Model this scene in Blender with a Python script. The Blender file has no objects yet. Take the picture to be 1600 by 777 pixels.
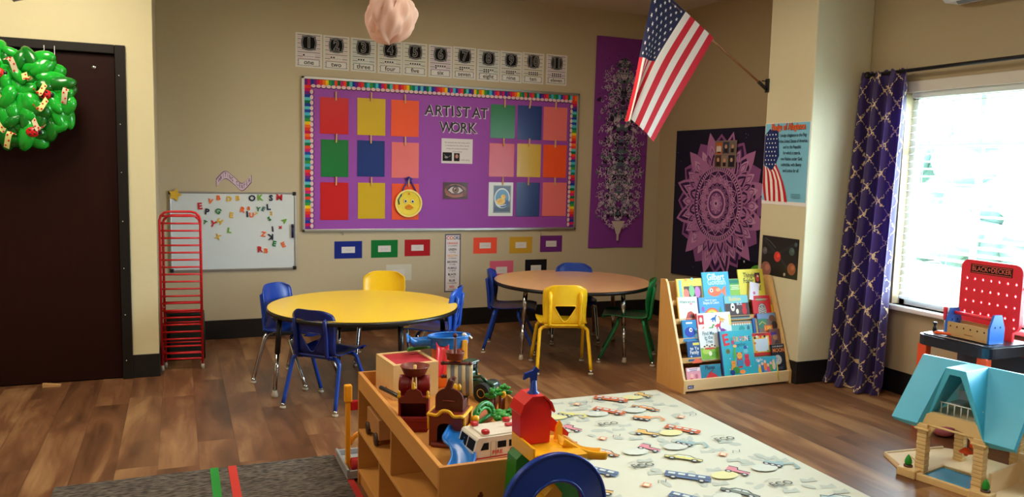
import bpy, bmesh, math, random
from mathutils import Vector, Matrix
PI = math.pi
sc = bpy.context.scene
COL = sc.collection

# ------------------------------------------------------------------ camera, world, lights, exposure
cam_d = bpy.data.cameras.new('camera'); cam = bpy.data.objects.new('camera', cam_d); COL.objects.link(cam)
F_PX = 1238.9; cam_d.sensor_fit = 'HORIZONTAL'; cam_d.sensor_width = 36.0; cam_d.lens = F_PX * 36.0 / 1600.0
cam_d.clip_start = 0.05; cam_d.clip_end = 200
yaw, pitch, roll = 0.3984, -0.1020, 0.02355
fw = Vector((math.sin(yaw)*math.cos(pitch), math.cos(yaw)*math.cos(pitch), math.sin(pitch)))
rt = Vector((math.cos(yaw), -math.sin(yaw), 0)); up = rt.cross(fw)
r2 = math.cos(roll)*rt + math.sin(roll)*up; u2 = -math.sin(roll)*rt + math.cos(roll)*up
m = Matrix((r2, u2, -fw)).transposed().to_4x4(); m.translation = Vector((0, 0, 1.42)); cam.matrix_world = m
sc.camera = cam

sc.view_settings.view_transform = 'Standard'; sc.view_settings.look = 'None'
sc.view_settings.gamma = 1.0; sc.view_settings.use_curve_mapping = False
sc.view_settings.exposure = 0.0

world = bpy.data.worlds.new('daylight'); sc.world = world; world.use_nodes = True
bg = world.node_tree.nodes['Background']; bg.inputs[0].default_value = (0.72, 0.87, 1.0, 1); bg.inputs[1].default_value = 44.0
sc.cycles.max_bounces = 8; sc.cycles.diffuse_bounces = 5; sc.cycles.glossy_bounces = 4
sc.cycles.transparent_max_bounces = 12; sc.cycles.use_denoising = True
sc.cycles.sample_clamp_indirect = 8.0

def area(name, loc, sx, sy, power, color, rot=(0, 0, 0), portal=False, spread=PI):
    l = bpy.data.lights.new(name, 'AREA'); l.shape = 'RECTANGLE'; l.size = sx; l.size_y = sy
    l.energy = power; l.color = color; l.spread = spread
    if portal: l.cycles.is_portal = True
    o = bpy.data.objects.new(name, l); COL.objects.link(o); o.location = loc; o.rotation_euler = rot
    return o
WIN_Y0, WIN_Y1, WIN_Z0, WIN_Z1 = 1.90, 3.80, 0.585, 1.955
area('window_portal', (4.50, (WIN_Y0+WIN_Y1)/2, (WIN_Z0+WIN_Z1)/2), WIN_Z1-WIN_Z0, WIN_Y1-WIN_Y0, 1, (1, 1, 1), (0, PI/2, 0), portal=True)
# ceiling light panels of the room (all above or behind the picture's frame)
LAMP_LIGHT = [(-0.75, 4.35, 38.0), (1.5, 2.3, 25.0), (-1.2, 0.6, 26.0), (3.0, -0.5, 16.0), (2.1, 4.45, 26.0)]
for lx, ly, pw in LAMP_LIGHT:
    area('ceiling_lamp_light', (lx, ly, 2.845), 0.55, 1.1, pw, (1.0, 0.90, 0.74))

# ------------------------------------------------------------------ materials
def lin(c):
    return tuple(((x/255.0)/12.92 if x/255.0 <= 0.04045 else ((x/255.0+0.055)/1.055)**2.4) for x in c)
MATS = {}
def mat(name, rgb, rough=0.5, metal=0.0, spec=0.5, var=0.0, scale=20.0, bump=0.0, coat=0.0, sss=0.0, alpha=1.0, emit=0.0, transl=0.0):
    if name in MATS: return MATS[name]
    M = bpy.data.materials.new(name); M.use_nodes = True; nt = M.node_tree; b = nt.nodes['Principled BSDF']
    c = lin(rgb)
    b.inputs['Base Color'].default_value = (*c, 1); b.inputs['Roughness'].default_value = rough
    b.inputs['Metallic'].default_value = metal; b.inputs['Specular IOR Level'].default_value = spec
    b.inputs['Coat Weight'].default_value = coat
    if alpha < 1: b.inputs['Alpha'].default_value = alpha
    if emit: b.inputs['Emission Color'].default_value = (*c, 1); b.inputs['Emission Strength'].default_value = emit
    if var or bump:
        tc = nt.nodes.new('ShaderNodeTexCoord'); nz = nt.nodes.new('ShaderNodeTexNoise')
        nz.inputs['Scale'].default_value = scale; nz.inputs['Detail'].default_value = 4
        nt.links.new(tc.outputs['Object'], nz.inputs['Vector'])
        if var:
            mx = nt.nodes.new('ShaderNodeMix'); mx.data_type = 'RGBA'; mx.blend_type = 'MIX'
            mx.inputs[6].default_value = (*[x*(1-var) for x in c], 1); mx.inputs[7].default_value = (*[min(1, x*(1+var)) for x in c], 1)
            nt.links.new(nz.outputs['Fac'], mx.inputs[0]); nt.links.new(mx.outputs[2], b.inputs['Base Color'])
        if bump:
            bp = nt.nodes.new('ShaderNodeBump'); bp.inputs['Strength'].default_value = bump; bp.inputs['Distance'].default_value = 0.004
            nt.links.new(nz.outputs['Fac'], bp.inputs['Height']); nt.links.new(bp.outputs[0], b.inputs['Normal'])
    if transl:
        tr = nt.nodes.new('ShaderNodeBsdfTranslucent'); tr.inputs[0].default_value = (*c, 1)
        ms = nt.nodes.new('ShaderNodeMixShader'); ms.inputs[0].default_value = transl
        nt.links.new(b.outputs[0], ms.inputs[1]); nt.links.new(tr.outputs[0], ms.inputs[2])
        nt.links.new(ms.outputs[0], nt.nodes['Material Output'].inputs['Surface'])
    MATS[name] = M; return M
def paper(rgb, gloss=False):
    if gloss == 2: return mat('cover_%02x%02x%02x' % rgb, rgb, 0.5, spec=0.25, var=0.03, scale=8)
    return mat('print_%02x%02x%02x%s' % (*rgb, 'g' if gloss else ''), rgb, 0.28 if gloss else 0.75, spec=0.5 if gloss else 0.2, var=0.03, scale=8)
def plast(rgb, rough=0.32):
    return mat('plastic_%02x%02x%02x_%d' % (*rgb, rough*100), rgb, rough, var=0.04, scale=30)

class N:   # small helper for node maths
    def __init__(s, nt): s.nt = nt
    def new(s, t, **k):
        n = s.nt.nodes.new(t)
        for a, v in k.items(): setattr(n, a, v)
        return n
    def put(s, inp, v):
        if isinstance(v, bpy.types.NodeSocket): s.nt.links.new(v, inp)
        else: inp.default_value = v
    def math(s, op, a, b=0.0, c=0.0):
        n = s.new('ShaderNodeMath', operation=op)
        for i, v in enumerate((a, b, c)): s.put(n.inputs[i], v)
        return n.outputs[0]
    def mix(s, f, a, b, mode='MIX'):
        n = s.new('ShaderNodeMix', data_type='RGBA', blend_type=mode)
        s.put(n.inputs[0], f); s.put(n.inputs[6], a); s.put(n.inputs[7], b); return n.outputs[2]

def floor_material():
    M = bpy.data.materials.new('vinyl_plank_floor'); M.use_nodes = True; nt = M.node_tree; n = N(nt); b = nt.nodes['Principled BSDF']
    tc = n.new('ShaderNodeTexCoord'); sp = n.new('ShaderNodeSeparateXYZ'); nt.links.new(tc.outputs['Object'], sp.inputs[0])
    u = n.math('DIVIDE', n.math('ADD', sp.outputs[0], 20.05), 0.178); row = n.math('FLOOR', u)
    h = n.new('ShaderNodeTexWhiteNoise', noise_dimensions='1D'); n.put(h.inputs['W'], row)
    v = n.math('ADD', n.math('DIVIDE', n.math('ADD', sp.outputs[1], 20.0), 1.2), h.outputs['Value']); pl = n.math('FLOOR', v)
    cb = n.new('ShaderNodeCombineXYZ'); n.put(cb.inputs[0], row); n.put(cb.inputs[1], pl)
    w = n.new('ShaderNodeTexWhiteNoise', noise_dimensions='2D'); nt.links.new(cb.outputs[0], w.inputs['Vector'])
    # blotchy grain, stretched along the plank
    cg = n.new('ShaderNodeCombineXYZ'); n.put(cg.inputs[0], n.math('MULTIPLY', sp.outputs[0], 7.0)); n.put(cg.inputs[1], n.math('MULTIPLY', sp.outputs[1], 1.6)); n.put(cg.inputs[2], n.math('MULTIPLY', w.outputs['Value'], 30.0))
    g1 = n.new('ShaderNodeTexNoise'); g1.inputs['Scale'].default_value = 1.0; g1.inputs['Detail'].default_value = 6; g1.inputs['Distortion'].default_value = 0.8; nt.links.new(cg.outputs[0], g1.inputs['Vector'])
    cg2 = n.new('ShaderNodeCombineXYZ'); n.put(cg2.inputs[0], n.math('MULTIPLY', sp.outputs[0], 60.0)); n.put(cg2.inputs[1], n.math('MULTIPLY', sp.outputs[1], 3.0)); n.put(cg2.inputs[2], n.math('MULTIPLY', w.outputs['Value'], 11.0))
    g2 = n.new('ShaderNodeTexNoise'); g2.inputs['Scale'].default_value = 1.0; g2.inputs['Detail'].default_value = 5; nt.links.new(cg2.outputs[0], g2.inputs['Vector'])
    r = n.new('ShaderNodeValToRGB'); el = r.color_ramp.elements
    el[0].position = 0.25; el[0].color = (*lin((74, 46, 28)), 1); el[1].position = 0.75; el[1].color = (*lin((168, 128, 86)), 1)
    e = el.new(0.5); e.color = (*lin((118, 78, 50)), 1)
    f = n.math('ADD', n.math('MULTIPLY', g1.outputs['Fac'], 0.75), n.math('MULTIPLY', g2.outputs['Fac'], 0.18))
    f = n.math('ADD', f, n.math('MULTIPLY', n.math('SUBTRACT', w.outputs['Value'], 0.5), 0.18)); f = n.math('ADD', f, 0.02)
    nt.links.new(f, r.inputs[0])
    # seams
    fu = n.math('FRACT', u); fv = n.math('FRACT', v)
    e1 = n.math('LESS_THAN', n.math('MINIMUM', fu, n.math('SUBTRACT', 1.0, fu)), 0.008)
    e2 = n.math('LESS_THAN', n.math('MINIMUM', fv, n.math('SUBTRACT', 1.0, fv)), 0.0015)
    seam = n.math('MULTIPLY', n.math('MAXIMUM', e1, e2), 0.45)
    col = n.mix(seam, r.outputs[0], (*lin((60, 38, 24)), 1)); nt.links.new(col, b.inputs['Base Color'])
    n.put(b.inputs['Roughness'], n.math('ADD', 0.30, n.math('MULTIPLY', g2.outputs['Fac'], 0.16))); b.inputs['Specular IOR Level'].default_value = 0.45
    bp = n.new('ShaderNodeBump'); bp.inputs['Strength'].default_value = 0.15; bp.inputs['Distance'].default_value = 0.003
    nt.links.new(g2.outputs['Fac'], bp.inputs['Height']); nt.links.new(bp.outputs[0], b.inputs['Normal'])
    return M
def carpet_material():
    M = bpy.data.materials.new('grey_loop_carpet'); M.use_nodes = True; nt = M.node_tree; n = N(nt); b = nt.nodes['Principled BSDF']
    tc = n.new('ShaderNodeTexCoord'); mp = n.new('ShaderNodeMapping'); mp.inputs['Scale'].default_value = (30, 110, 30); nt.links.new(tc.outputs['Object'], mp.inputs[0])
    a = n.new('ShaderNodeTexNoise'); a.inputs['Scale'].default_value = 1; a.inputs['Detail'].default_value = 5; nt.links.new(mp.outputs[0], a.inputs['Vector'])
    r = n.new('ShaderNodeValToRGB'); r.color_ramp.elements[0].position = 0.36; r.color_ramp.elements[0].color = (*lin((40, 35, 32)), 1); r.color_ramp.elements[1].position = 0.66; r.color_ramp.elements[1].color = (*lin((112, 102, 92)), 1)
    nt.links.new(a.outputs['Fac'], r.inputs[0]); nt.links.new(r.outputs[0], b.inputs['Base Color']); b.inputs['Roughness'].default_value = 0.95
    bp = n.new('ShaderNodeBump'); bp.inputs['Strength'].default_value = 0.8; bp.inputs['Distance'].default_value = 0.006; nt.links.new(a.outputs['Fac'], bp.inputs['Height']); nt.links.new(bp.outputs[0], b.inputs['Normal'])
    return M
def wood(name, rgb, axis=1, rough=0.42, contrast=0.12, sc_=7):
    if name in MATS: return MATS[name]
    M = bpy.data.materials.new(name); M.use_nodes = True; nt = M.node_tree; n = N(nt); b = nt.nodes['Principled BSDF']
    tc = n.new('ShaderNodeTexCoord'); mp = n.new('ShaderNodeMapping'); s = [sc_*5]*3; s[axis] = sc_*0.5; mp.inputs['Scale'].default_value = s; nt.links.new(tc.outputs['Object'], mp.inputs[0])
    a = n.new('ShaderNodeTexNoise'); a.inputs['Scale'].default_value = 1; a.inputs['Detail'].default_value = 5; a.inputs['Distortion'].default_value = 0.6; nt.links.new(mp.outputs[0], a.inputs['Vector'])
    c = lin(rgb)
    nt.links.new(n.mix(a.outputs['Fac'], (*[x*(1-contrast*1.6) for x in c], 1), (*[min(1, x*(1+contrast)) for x in c], 1)), b.inputs['Base Color'])
    b.inputs['Roughness'].default_value = rough
    MATS[name] = M; return M
def lattice_material():
    M = bpy.data.materials.new('purple_lattice_curtain'); M.use_nodes = True; nt = M.node_tree; n = N(nt); b = nt.nodes['Principled BSDF']
    tc = n.new('ShaderNodeTexCoord'); sp = n.new('ShaderNodeSeparateXYZ'); nt.links.new(tc.outputs['UV'], sp.inputs[0])
    nz = n.new('ShaderNodeTexNoise'); nz.inputs['Scale'].default_value = 1; nz.inputs['Detail'].default_value = 0
    mp = n.new('ShaderNodeMapping'); mp.inputs['Scale'].default_value = (55, 55, 1); nt.links.new(tc.outputs['UV'], mp.inputs[0]); nt.links.new(mp.outputs[0], nz.inputs['Vector'])
    wob = n.math('MULTIPLY', n.math('SUBTRACT', nz.outputs['Fac'], 0.5), 0.26)
    U = n.math('DIVIDE', sp.outputs[0], 0.205); V = n.math('DIVIDE', sp.outputs[1], 0.18)
    outs = []
    for sgn in (1, -1):
        p = n.math('ADD', n.math('ADD', U, n.math('MULTIPLY', V, float(sgn))), wob)
        q = n.math('ABSOLUTE', n.math('SUBTRACT', n.math('FRACT', p), 0.5))
        line = n.math('LESS_THAN', q, 0.032)
        # breaks: the line fades out half-way between two crossings
        t = n.math('ADD', U, n.math('MULTIPLY', V, float(-sgn)))
        gap = n.math('ABSOLUTE', n.math('SUBTRACT', n.math('FRACT', t), 0.5))
        outs.append(n.math('MULTIPLY', line, n.math('LESS_THAN', gap, 0.445)))
    k = n.math('MAXIMUM', outs[0], outs[1])
    nt.links.new(n.mix(k, (*lin((44, 18, 88)), 1), (*lin((226, 196, 150)), 1)), b.inputs['Base Color'])
    b.inputs['Roughness'].default_value = 0.6; b.inputs['Sheen Weight'].default_value = 0.3
    tr = n.new('ShaderNodeBsdfTranslucent'); nt.links.new(n.mix(k, (*lin((90, 50, 190)), 1), (*lin((240, 220, 190)), 1)), tr.inputs[0])
    ms = n.new('ShaderNodeMixShader'); ms.inputs[0].default_value = 0.14; nt.links.new(b.outputs[0], ms.inputs[1]); nt.links.new(tr.outputs[0], ms.inputs[2])
    nt.links.new(ms.outputs[0], nt.nodes['Material Output'].inputs['Surface'])
    return M

WALL = mat('beige_wall_paint', (188, 174, 144), 0.62, var=0.02, scale=6, bump=0.25)
for _n in WALL.node_tree.nodes:
    if _n.type == 'TEX_NOISE': _n.inputs['Scale'].default_value = 18
CREAM = mat('cream_wall_paint', (214, 202, 160), 0.6, var=0.02, scale=20, bump=0.3)
WALLB = mat('tan_wall_paint', (176, 158, 124), 0.62, var=0.02, scale=18, bump=0.25)
CEIL = mat('ceiling_paint', (196, 186, 170), 0.8, var=0.02, scale=18, bump=0.2)
BASE = mat('black_vinyl_base', (17, 15, 15), 0.42, var=0.1)
FLOOR = floor_material(); CARPET = carpet_material()
DOORM = wood('dark_mahogany_door', (38, 11, 6), 2, 0.5, 0.10); DOORM.node_tree.nodes['Principled BSDF'].inputs['Specular IOR Level'].default_value = 0.15
FRAME_BK = mat('dark_bronze_frame', (28, 24, 20), 0.45, spec=.25)
CHROME = mat('chrome', (200, 200, 200), 0.16, metal=1.0)
STEEL = mat('brushed_aluminium', (178, 178, 176), 0.35, metal=0.85)
WHITE = mat('white_trim', (226, 226, 224), 0.45)
GLIDE = mat('glide_white_nylon', (176, 164, 142), 0.5)
BLACKP = plast((22, 22, 24)); 
MAPLE = wood('maple_veneer', (226, 182, 120), 1, 0.38, 0.08)
MAPLE_X = wood('maple_veneer_cross', (222, 178, 116), 0, 0.38, 0.08)
MAPLE_Z = wood('honey_maple_side', (214, 158, 90), 2, 0.38, 0.08)
HONEY = wood('honey_wood', (214, 150, 76), 1, 0.38, 0.10)
HONEY_X = wood('honey_wood_cross', (196, 132, 62), 0, 0.38, 0.10)
PINE = wood('pale_pine', (226, 190, 132), 2, 0.45, 0.07)

# ------------------------------------------------------------------ mesh building
def trans(loc=(0, 0, 0), rot=(0, 0, 0)):
    from mathutils import Euler
    return Matrix.Translation(loc) @ Euler(rot).to_matrix().to_4x4()
class MB:
    def __init__(s): s.bm = bmesh.new(); s.mats = []; s.uv = None
    def mi(s, m):
        if m not in s.mats: s.mats.append(m)
        return s.mats.index(m)
    def _fin(s, faces, m, smooth=False):
        i = s.mi(m)
        for f in faces: f.material_index = i; f.smooth = smooth
    def box(s, c, d, m, rot=(0, 0, 0), bev=0.0, mtx=None):
        M = (mtx or Matrix()) @ trans(c, rot)
        t = bmesh.new(); bmesh.ops.create_cube(t, size=1)
        for v in t.verts: v.co = Vector((v.co.x*d[0], v.co.y*d[1], v.co.z*d[2]))
        if bev: bmesh.ops.bevel(t, geom=t.edges[:], offset=min(bev, min(d)*0.45), segments=2, affect='EDGES', profile=0.5)
        s._merge(t, M, m, smooth=False); return s
    def _merge(s, t, M, m, smooth=False):
        mp = {}
        for v in t.verts: mp[v] = s.bm.verts.new(M @ v.co)
        fs = []
        for f in t.faces:
            try: fs.append(s.bm.faces.new([mp[v] for v in f.verts]))
            except ValueError: pass
        s._fin(fs, m, smooth); t.free()
    def bx(s, x0, x1, y0, y1, z0, z1, m, bev=0.0):
        return s.box(((x0+x1)/2, (y0+y1)/2, (z0+z1)/2), (abs(x1-x0), abs(y1-y0), abs(z1-z0)), m, bev=bev)
    def tube(s, pts, r, m, seg=8, closed=False, smooth_path=0):
        pts = [Vector(p) for p in pts]
        if smooth_path: pts = catmull(pts, smooth_path, closed)
        n = len(pts); R = r if isinstance(r, (list, tuple)) else [r]*n
        if len(R) != n: R = [R[0]+(R[-1]-R[0])*i/(n-1) for i in range(n)]
        rings = []; ref = None
        for i in range(n):
            a = pts[(i-1) % n] if (closed or i > 0) else pts[i]; b = pts[(i+1) % n] if (closed or i < n-1) else pts[i]
            d = (b-a).normalized() if (b-a).length > 1e-9 else Vector((0, 0, 1))
            if ref is None: ref = d.orthogonal().normalized()
            ref = (ref - d*ref.dot(d)); ref = ref.normalized() if ref.length > 1e-6 else d.orthogonal().normalized()
            q = d.cross(ref)
            rings.append([s.bm.verts.new(pts[i] + R[i]*(math.cos(2*PI*k/seg)*ref + math.sin(2*PI*k/seg)*q)) for k in range(seg)])
        fs = []
        for i in range(n if closed else n-1):
            A, B = rings[i], rings[(i+1) % n]
            for k in range(seg): fs.append(s.bm.faces.new((A[k], A[(k+1) % seg], B[(k+1) % seg], B[k])))
        s._fin(fs, m, True)
        if not closed: s._fin([s.bm.faces.new(rings[0][::-1]), s.bm.faces.new(rings[-1])], m)
        return s
    def lathe(s, prof, m, c=(0, 0, 0), seg=20, mtx=None, smooth=True):
        M = mtx or Matrix.Translation(c); rings = []
        for r, z in prof: rings.append([s.bm.verts.new(M @ Vector((max(r, 1e-5)*math.cos(2*PI*k/seg), max(r, 1e-5)*math.sin(2*PI*k/seg), z))) for k in range(seg)])
        fs = []
        for A, B in zip(rings, rings[1:]):
            for k in range(seg): fs.append(s.bm.faces.new((A[k], A[(k+1) % seg], B[(k+1) % seg], B[k])))
        s._fin(fs, m, smooth); s._fin([s.bm.faces.new(rings[0][::-1]), s.bm.faces.new(rings[-1])], m); return s
    def ball(s, c, r, m, seg=12, sc_=(1, 1, 1), rot=(0, 0, 0)):
        t = bmesh.new(); bmesh.ops.create_uvsphere(t, u_segments=seg, v_segments=max(6, seg*2//3), radius=1)
        for v in t.verts: v.co = Vector((v.co.x*r*sc_[0], v.co.y*r*sc_[1], v.co.z*r*sc_[2]))
        s._merge(t, trans(c, rot), m, True); return s
    def prism(s, poly, d0, d1, m, fr=None, side=None, smooth=False):
        """poly in (u,v); fr = (origin,u,v,n)"""
        o, u, v, n = fr or (Vector((0, 0, 0)), Vector((1, 0, 0)), Vector((0, 1, 0)), Vector((0, 0, 1)))
        A = [s.bm.verts.new(o+u*a+v*b+n*d0) for a, b in poly]; B = [s.bm.verts.new(o+u*a+v*b+n*d1) for a, b in poly]
        s._fin([s.bm.faces.new(A[::-1]), s.bm.faces.new(B)], m)
        k = len(poly); s._fin([s.bm.faces.new((A[i], A[(i+1) % k], B[(i+1) % k], B[i])) for i in range(k)], side or m, smooth); return s
    def grid(s, fn, nu, nv, m, uvfn=None, closeu=False, smooth=True):
        V = [[s.bm.verts.new(fn(i/nu, j/nv)) for j in range(nv+1)] for i in range(nu+(0 if closeu else 1))]
        fs = []; L = s.bm.loops.layers.uv.verify() if uvfn else None; nn = len(V)
        for i in range(nu):
            for j in range(nv):
                f = s.bm.faces.new((V[i][j], V[(i+1) % nn][j], V[(i+1) % nn][j+1], V[i][j+1])); fs.append(f)
                if L:
                    for lp, (a, b) in zip(f.loops, ((i, j), (i+1, j), (i+1, j+1), (i, j+1))): lp[L].uv = uvfn(a/nu, b/nv)
        s._fin(fs, m, smooth); return s
    def build(s, name, parent=None, loc=(0, 0, 0), rot=(0, 0, 0), recalc=True, solid=0.0, **tags):
        if recalc: bmesh.ops.recalc_face_normals(s.bm, faces=s.bm.faces[:])
        me = bpy.data.meshes.new(name); s.bm.to_mesh(me); s.bm.free()
        for mm in s.mats: me.materials.append(mm)
        o = bpy.data.objects.new(name, me); COL.objects.link(o); o.location = loc; o.rotation_euler = rot
        if parent: o.parent = parent
        if solid:
            md = o.modifiers.new('thick', 'SOLIDIFY'); md.thickness = solid; md.offset = 0
        for k, v in tags.items():
            if v: o[k] = v
        return o
def catmull(P, k, closed=False):
    n = len(P); out = []
    for i in range(n if closed else n-1):
        g = lambda j: P[j % n] if closed else P[max(0, min(n-1, j))]
        a, b, c, d = g(i-1), g(i), g(i+1), g(i+2)
        for t in range(k):
            t /= k; out.append(0.5*((2*b)+(c-a)*t+(2*a-5*b+4*c-d)*t*t+(3*b-a-3*c+d)*t**3))
    if not closed: out.append(P[-1])
    return out
def thing(name, label, cat, loc=(0, 0, 0), rz=0.0, group=None):
    o = bpy.data.objects.new(name, None); COL.objects.link(o); o.location = loc; o.rotation_euler = (0, 0, rz)
    o.empty_display_size = 0.1
    o['label'] = label; o['category'] = cat
    if group: o['group'] = group
    return o
def copy_tree(o, loc, rz, label, group=None):
    r = o.copy(); COL.objects.link(r); r.location = loc; r.rotation_euler = (0, 0, rz); r['label'] = label
    if group: r['group'] = group
    for ch in list(o.children):
        c = ch.copy(); COL.objects.link(c); c.parent = r
        for g in ch.children:
            d = g.copy(); COL.objects.link(d); d.parent = c
    return r
def struct(mb, name, **k): return mb.build(name, kind='structure', **k)
def rrect(w, h, r, n=4, cx=0, cy=0):
    out = []
    for sx, sy, a0 in ((1, 1, 0), (-1, 1, PI/2), (-1, -1, PI), (1, -1, 1.5*PI)):
        for i in range(n+1):
            a = a0+PI/2*i/n; out.append((cx+sx*(w/2-r)+r*math.cos(a), cy+sy*(h/2-r)+r*math.sin(a)))
    return out

# glyphs
_G = {}
def glyphs(txt, bold=0.0, align='CENTER'):
    key = (txt, bold, align)
    if key in _G: return _G[key]
    cu = bpy.data.curves.new('t', 'FONT'); cu.body = txt; cu.size = 1; cu.align_x = align; cu.align_y = 'CENTER'; cu.offset = bold; cu.resolution_u = 2
    o = bpy.data.objects.new('t', cu); COL.objects.link(o)
    dg = bpy.context.evaluated_depsgraph_get(); dg.update(); ev = o.evaluated_get(dg); me = ev.to_mesh()
    V = [(v.co.x, v.co.y) for v in me.vertices]; Fc = [tuple(p.vertices) for p in me.polygons]
    ev.to_mesh_clear(); bpy.data.objects.remove(o); bpy.data.curves.remove(cu)
    _G[key] = (V, Fc); return _G[key]
class Art:
    """flat print laid on a surface: local (u, v) drawing, each shape a hair above the last"""
    def __init__(s, mb, o, u=(1, 0, 0), v=(0, 0, 1), n=None, lift=0.0006, step=0.00012, warp=None, gloss=False):
        s.mb = mb; s.o = Vector(o); s.u = Vector(u).normalized(); s.v = Vector(v).normalized()
        s.n = Vector(n) if n else s.u.cross(s.v); s.h = lift; s.step = step; s.warp = warp; s.gloss = gloss
    def P(s, a, b): 
        return s.warp(a, b, s.h) if s.warp else s.o+s.u*a+s.v*b+s.n*s.h
    def m(s, c): return c if isinstance(c, bpy.types.Material) else paper(c, s.gloss)
    def poly(s, pts, c):
        vs = [s.mb.bm.verts.new(s.P(a, b)) for a, b in pts]
        try: s.mb._fin([s.mb.bm.faces.new(vs)], s.m(c))
        except ValueError: pass
        s.h += s.step; return s
    def rect(s, x, y, w, h, c, rot=0):
        cs, sn = math.cos(rot), math.sin(rot)
        return s.poly([(x+a*cs-b*sn, y+a*sn+b*cs) for a, b in ((-w/2, -h/2), (w/2, -h/2), (w/2, h/2), (-w/2, h/2))], c)
    def ell(s, x, y, rx, ry, c, n=20, rot=0):
        cs, sn = math.cos(rot), math.sin(rot); P = [(rx*math.cos(2*PI*i/n), ry*math.sin(2*PI*i/n)) for i in range(n)]
        return s.poly([(x+a*cs-b*sn, y+a*sn+b*cs) for a, b in P], c)
    def ring(s, x, y, r0, r1, c, n=40, sy=1.0, f=None):
        f = f or (lambda a: 1.0); A = []; B = []
        for i in range(n):
            a = 2*PI*i/n; k = f(a)
            A.append(s.mb.bm.verts.new(s.P(x+r0*k*math.cos(a), y+r0*k*sy*math.sin(a)))); B.append(s.mb.bm.verts.new(s.P(x+r1*k*math.cos(a), y+r1*k*sy*math.sin(a))))
        s.mb._fin([s.mb.bm.faces.new((A[i], A[(i+1) % n], B[(i+1) % n], B[i])) for i in range(n)], s.m(c)); s.h += s.step; return s
    def line(s, pts, w, c, closed=False):
        n = len(pts); A = []; B = []
        for i in range(n):
            p = pts[(i-1) % n] if (closed or i) else pts[0]; q = pts[(i+1) % n] if (closed or i < n-1) else pts[-1]
            dx, dy = q[0]-p[0], q[1]-p[1]; L = math.hypot(dx, dy) or 1; nx, ny = -dy/L*w/2, dx/L*w/2
            A.append(s.mb.bm.verts.new(s.P(pts[i][0]+nx, pts[i][1]+ny))); B.append(s.mb.bm.verts.new(s.P(pts[i][0]-nx, pts[i][1]-ny)))
        s.mb._fin([s.mb.bm.faces.new((B[i], B[(i+1) % n], A[(i+1) % n], A[i])) for i in range(n if closed else n-1)], s.m(c)); s.h += s.step; return s
    def text(s, t, x, y, size, c, bold=0.0, align='CENTER', sx=1.0, rot=0):
        V, Fc = glyphs(t, bold, align); cs, sn = math.cos(rot), math.sin(rot)
        vs = [s.mb.bm.verts.new(s.P(x+(a*sx*cs-b*sn)*size, y+(a*sx*sn+b*cs)*size)) for a, b in V]; fs = []
        for f in Fc:
            try: fs.append(s.mb.bm.faces.new([vs[i] for i in f]))
            except ValueError: pass
        s.mb._fin(fs, s.m(c)); s.h += s.step; return s
def sheet(name, label, cat, x0, x1, z0, z1, y, c, group=None, th=0.0012, draw=None, gloss=False, tilt=0.0):
    """a flat sheet pinned on a wall that faces -Y"""
    w, h = x1-x0, z1-z0; mb = MB(); mb.bx(-w/2, w/2, -th, 0, -h/2, h/2, paper(c, gloss))
    if draw: draw(Art(mb, (0, -th, 0), (1, 0, 0), (0, 0, 1), lift=0.0004, gloss=gloss), w, h)
    return mb.build(name, loc=((x0+x1)/2, y, (z0+z1)/2), rot=(0, tilt, 0), recalc=False, label=label, category=cat, group=group)

# ------------------------------------------------------------------ the room
YB, YD, XD, XR, XP, YP0, YP1, HC = 6.64, 5.59, -0.14, 4.33, 3.842, 4.105, 4.55, 2.89
X0, Y0 = -3.2, -2.6
struct(MB().bx(X0-.1, XR+.15, Y0-.1, YB+.15, -0.10, 0, FLOOR), 'floor')
struct(MB().bx(X0-.1, XR+.15, Y0-.1, YB+.15, HC, HC+.1, CEIL), 'ceiling')
struct(MB().bx(XD-.12, XR+.15, YB, YB+.12, 0, HC, WALL), 'wall_back')
# door wall (nearer) with a real opening for the door
DX1, DX0, DH = -0.355, -1.32, 2.062
w = MB(); w.bx(DX1+.055, XD, YD, YD+.14, 0, HC, CREAM); w.bx(X0, DX0-.055, YD, YD+.14, 0, HC, CREAM); w.bx(DX0-.055, DX1+.055, YD, YD+.14, DH+.02, HC, CREAM)
struct(w, 'wall_door')
struct(MB().bx(XD-.12, XD, YD+.14, YB, 0, HC, WALL), 'wall_alcove')
struct(MB().bx(X0-.1, X0, Y0, YD+.14, 0, HC, CREAM), 'wall_left')
struct(MB().bx(X0-.1, XR+.15, Y0-.1, Y0, 0, HC, WALL), 'wall_front')
w = MB()
w.bx(XR, XR+.15, Y0, WIN_Y0, 0, HC, WALLB); w.bx(XR, XR+.15, WIN_Y1, YB, 0, HC, WALLB)
w.bx(XR, XR+.15, WIN_Y0, WIN_Y1, 0, WIN_Z0, WALLB); w.bx(XR, XR+.15, WIN_Y0, WIN_Y1, WIN_Z1, HC, WALLB)
struct(w, 'wall_right')
struct(MB().bx(XP, XR, YP0, YP1, 0, HC, mat('pillar_paint', (212, 202, 168), .6, var=.02, scale=20, bump=.3), bev=0.008), 'wall_pillar')
# black vinyl base
def base(name, x0, x1, y0, y1): struct(MB().bx(x0, x1, y0, y1, 0, 0.153, BASE, bev=0.003), name)
base('baseboard_back', XD, XR, YB-.008, YB)
base('baseboard_door', DX1+.056, XD+.006, YD-.008, YD)
base('baseboard_alcove', XD, XD+.006, YD, YB-.008)
base('baseboard_right_rear', XR-.008, XR, YP1, YB-.008)
base('baseboard_right', XR-.008, XR, Y0, YP0)
b = MB(); b.bx(XP-.008, XP, YP0-.008, YP1+.008, 0, .153, BASE); b.bx(XP, XR-.008, YP0-.008, YP0, 0, .153, BASE); b.bx(XP, XR-.008, YP1, YP1+.008, 0, .153, BASE); struct(b, 'baseboard_pillar')
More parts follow.
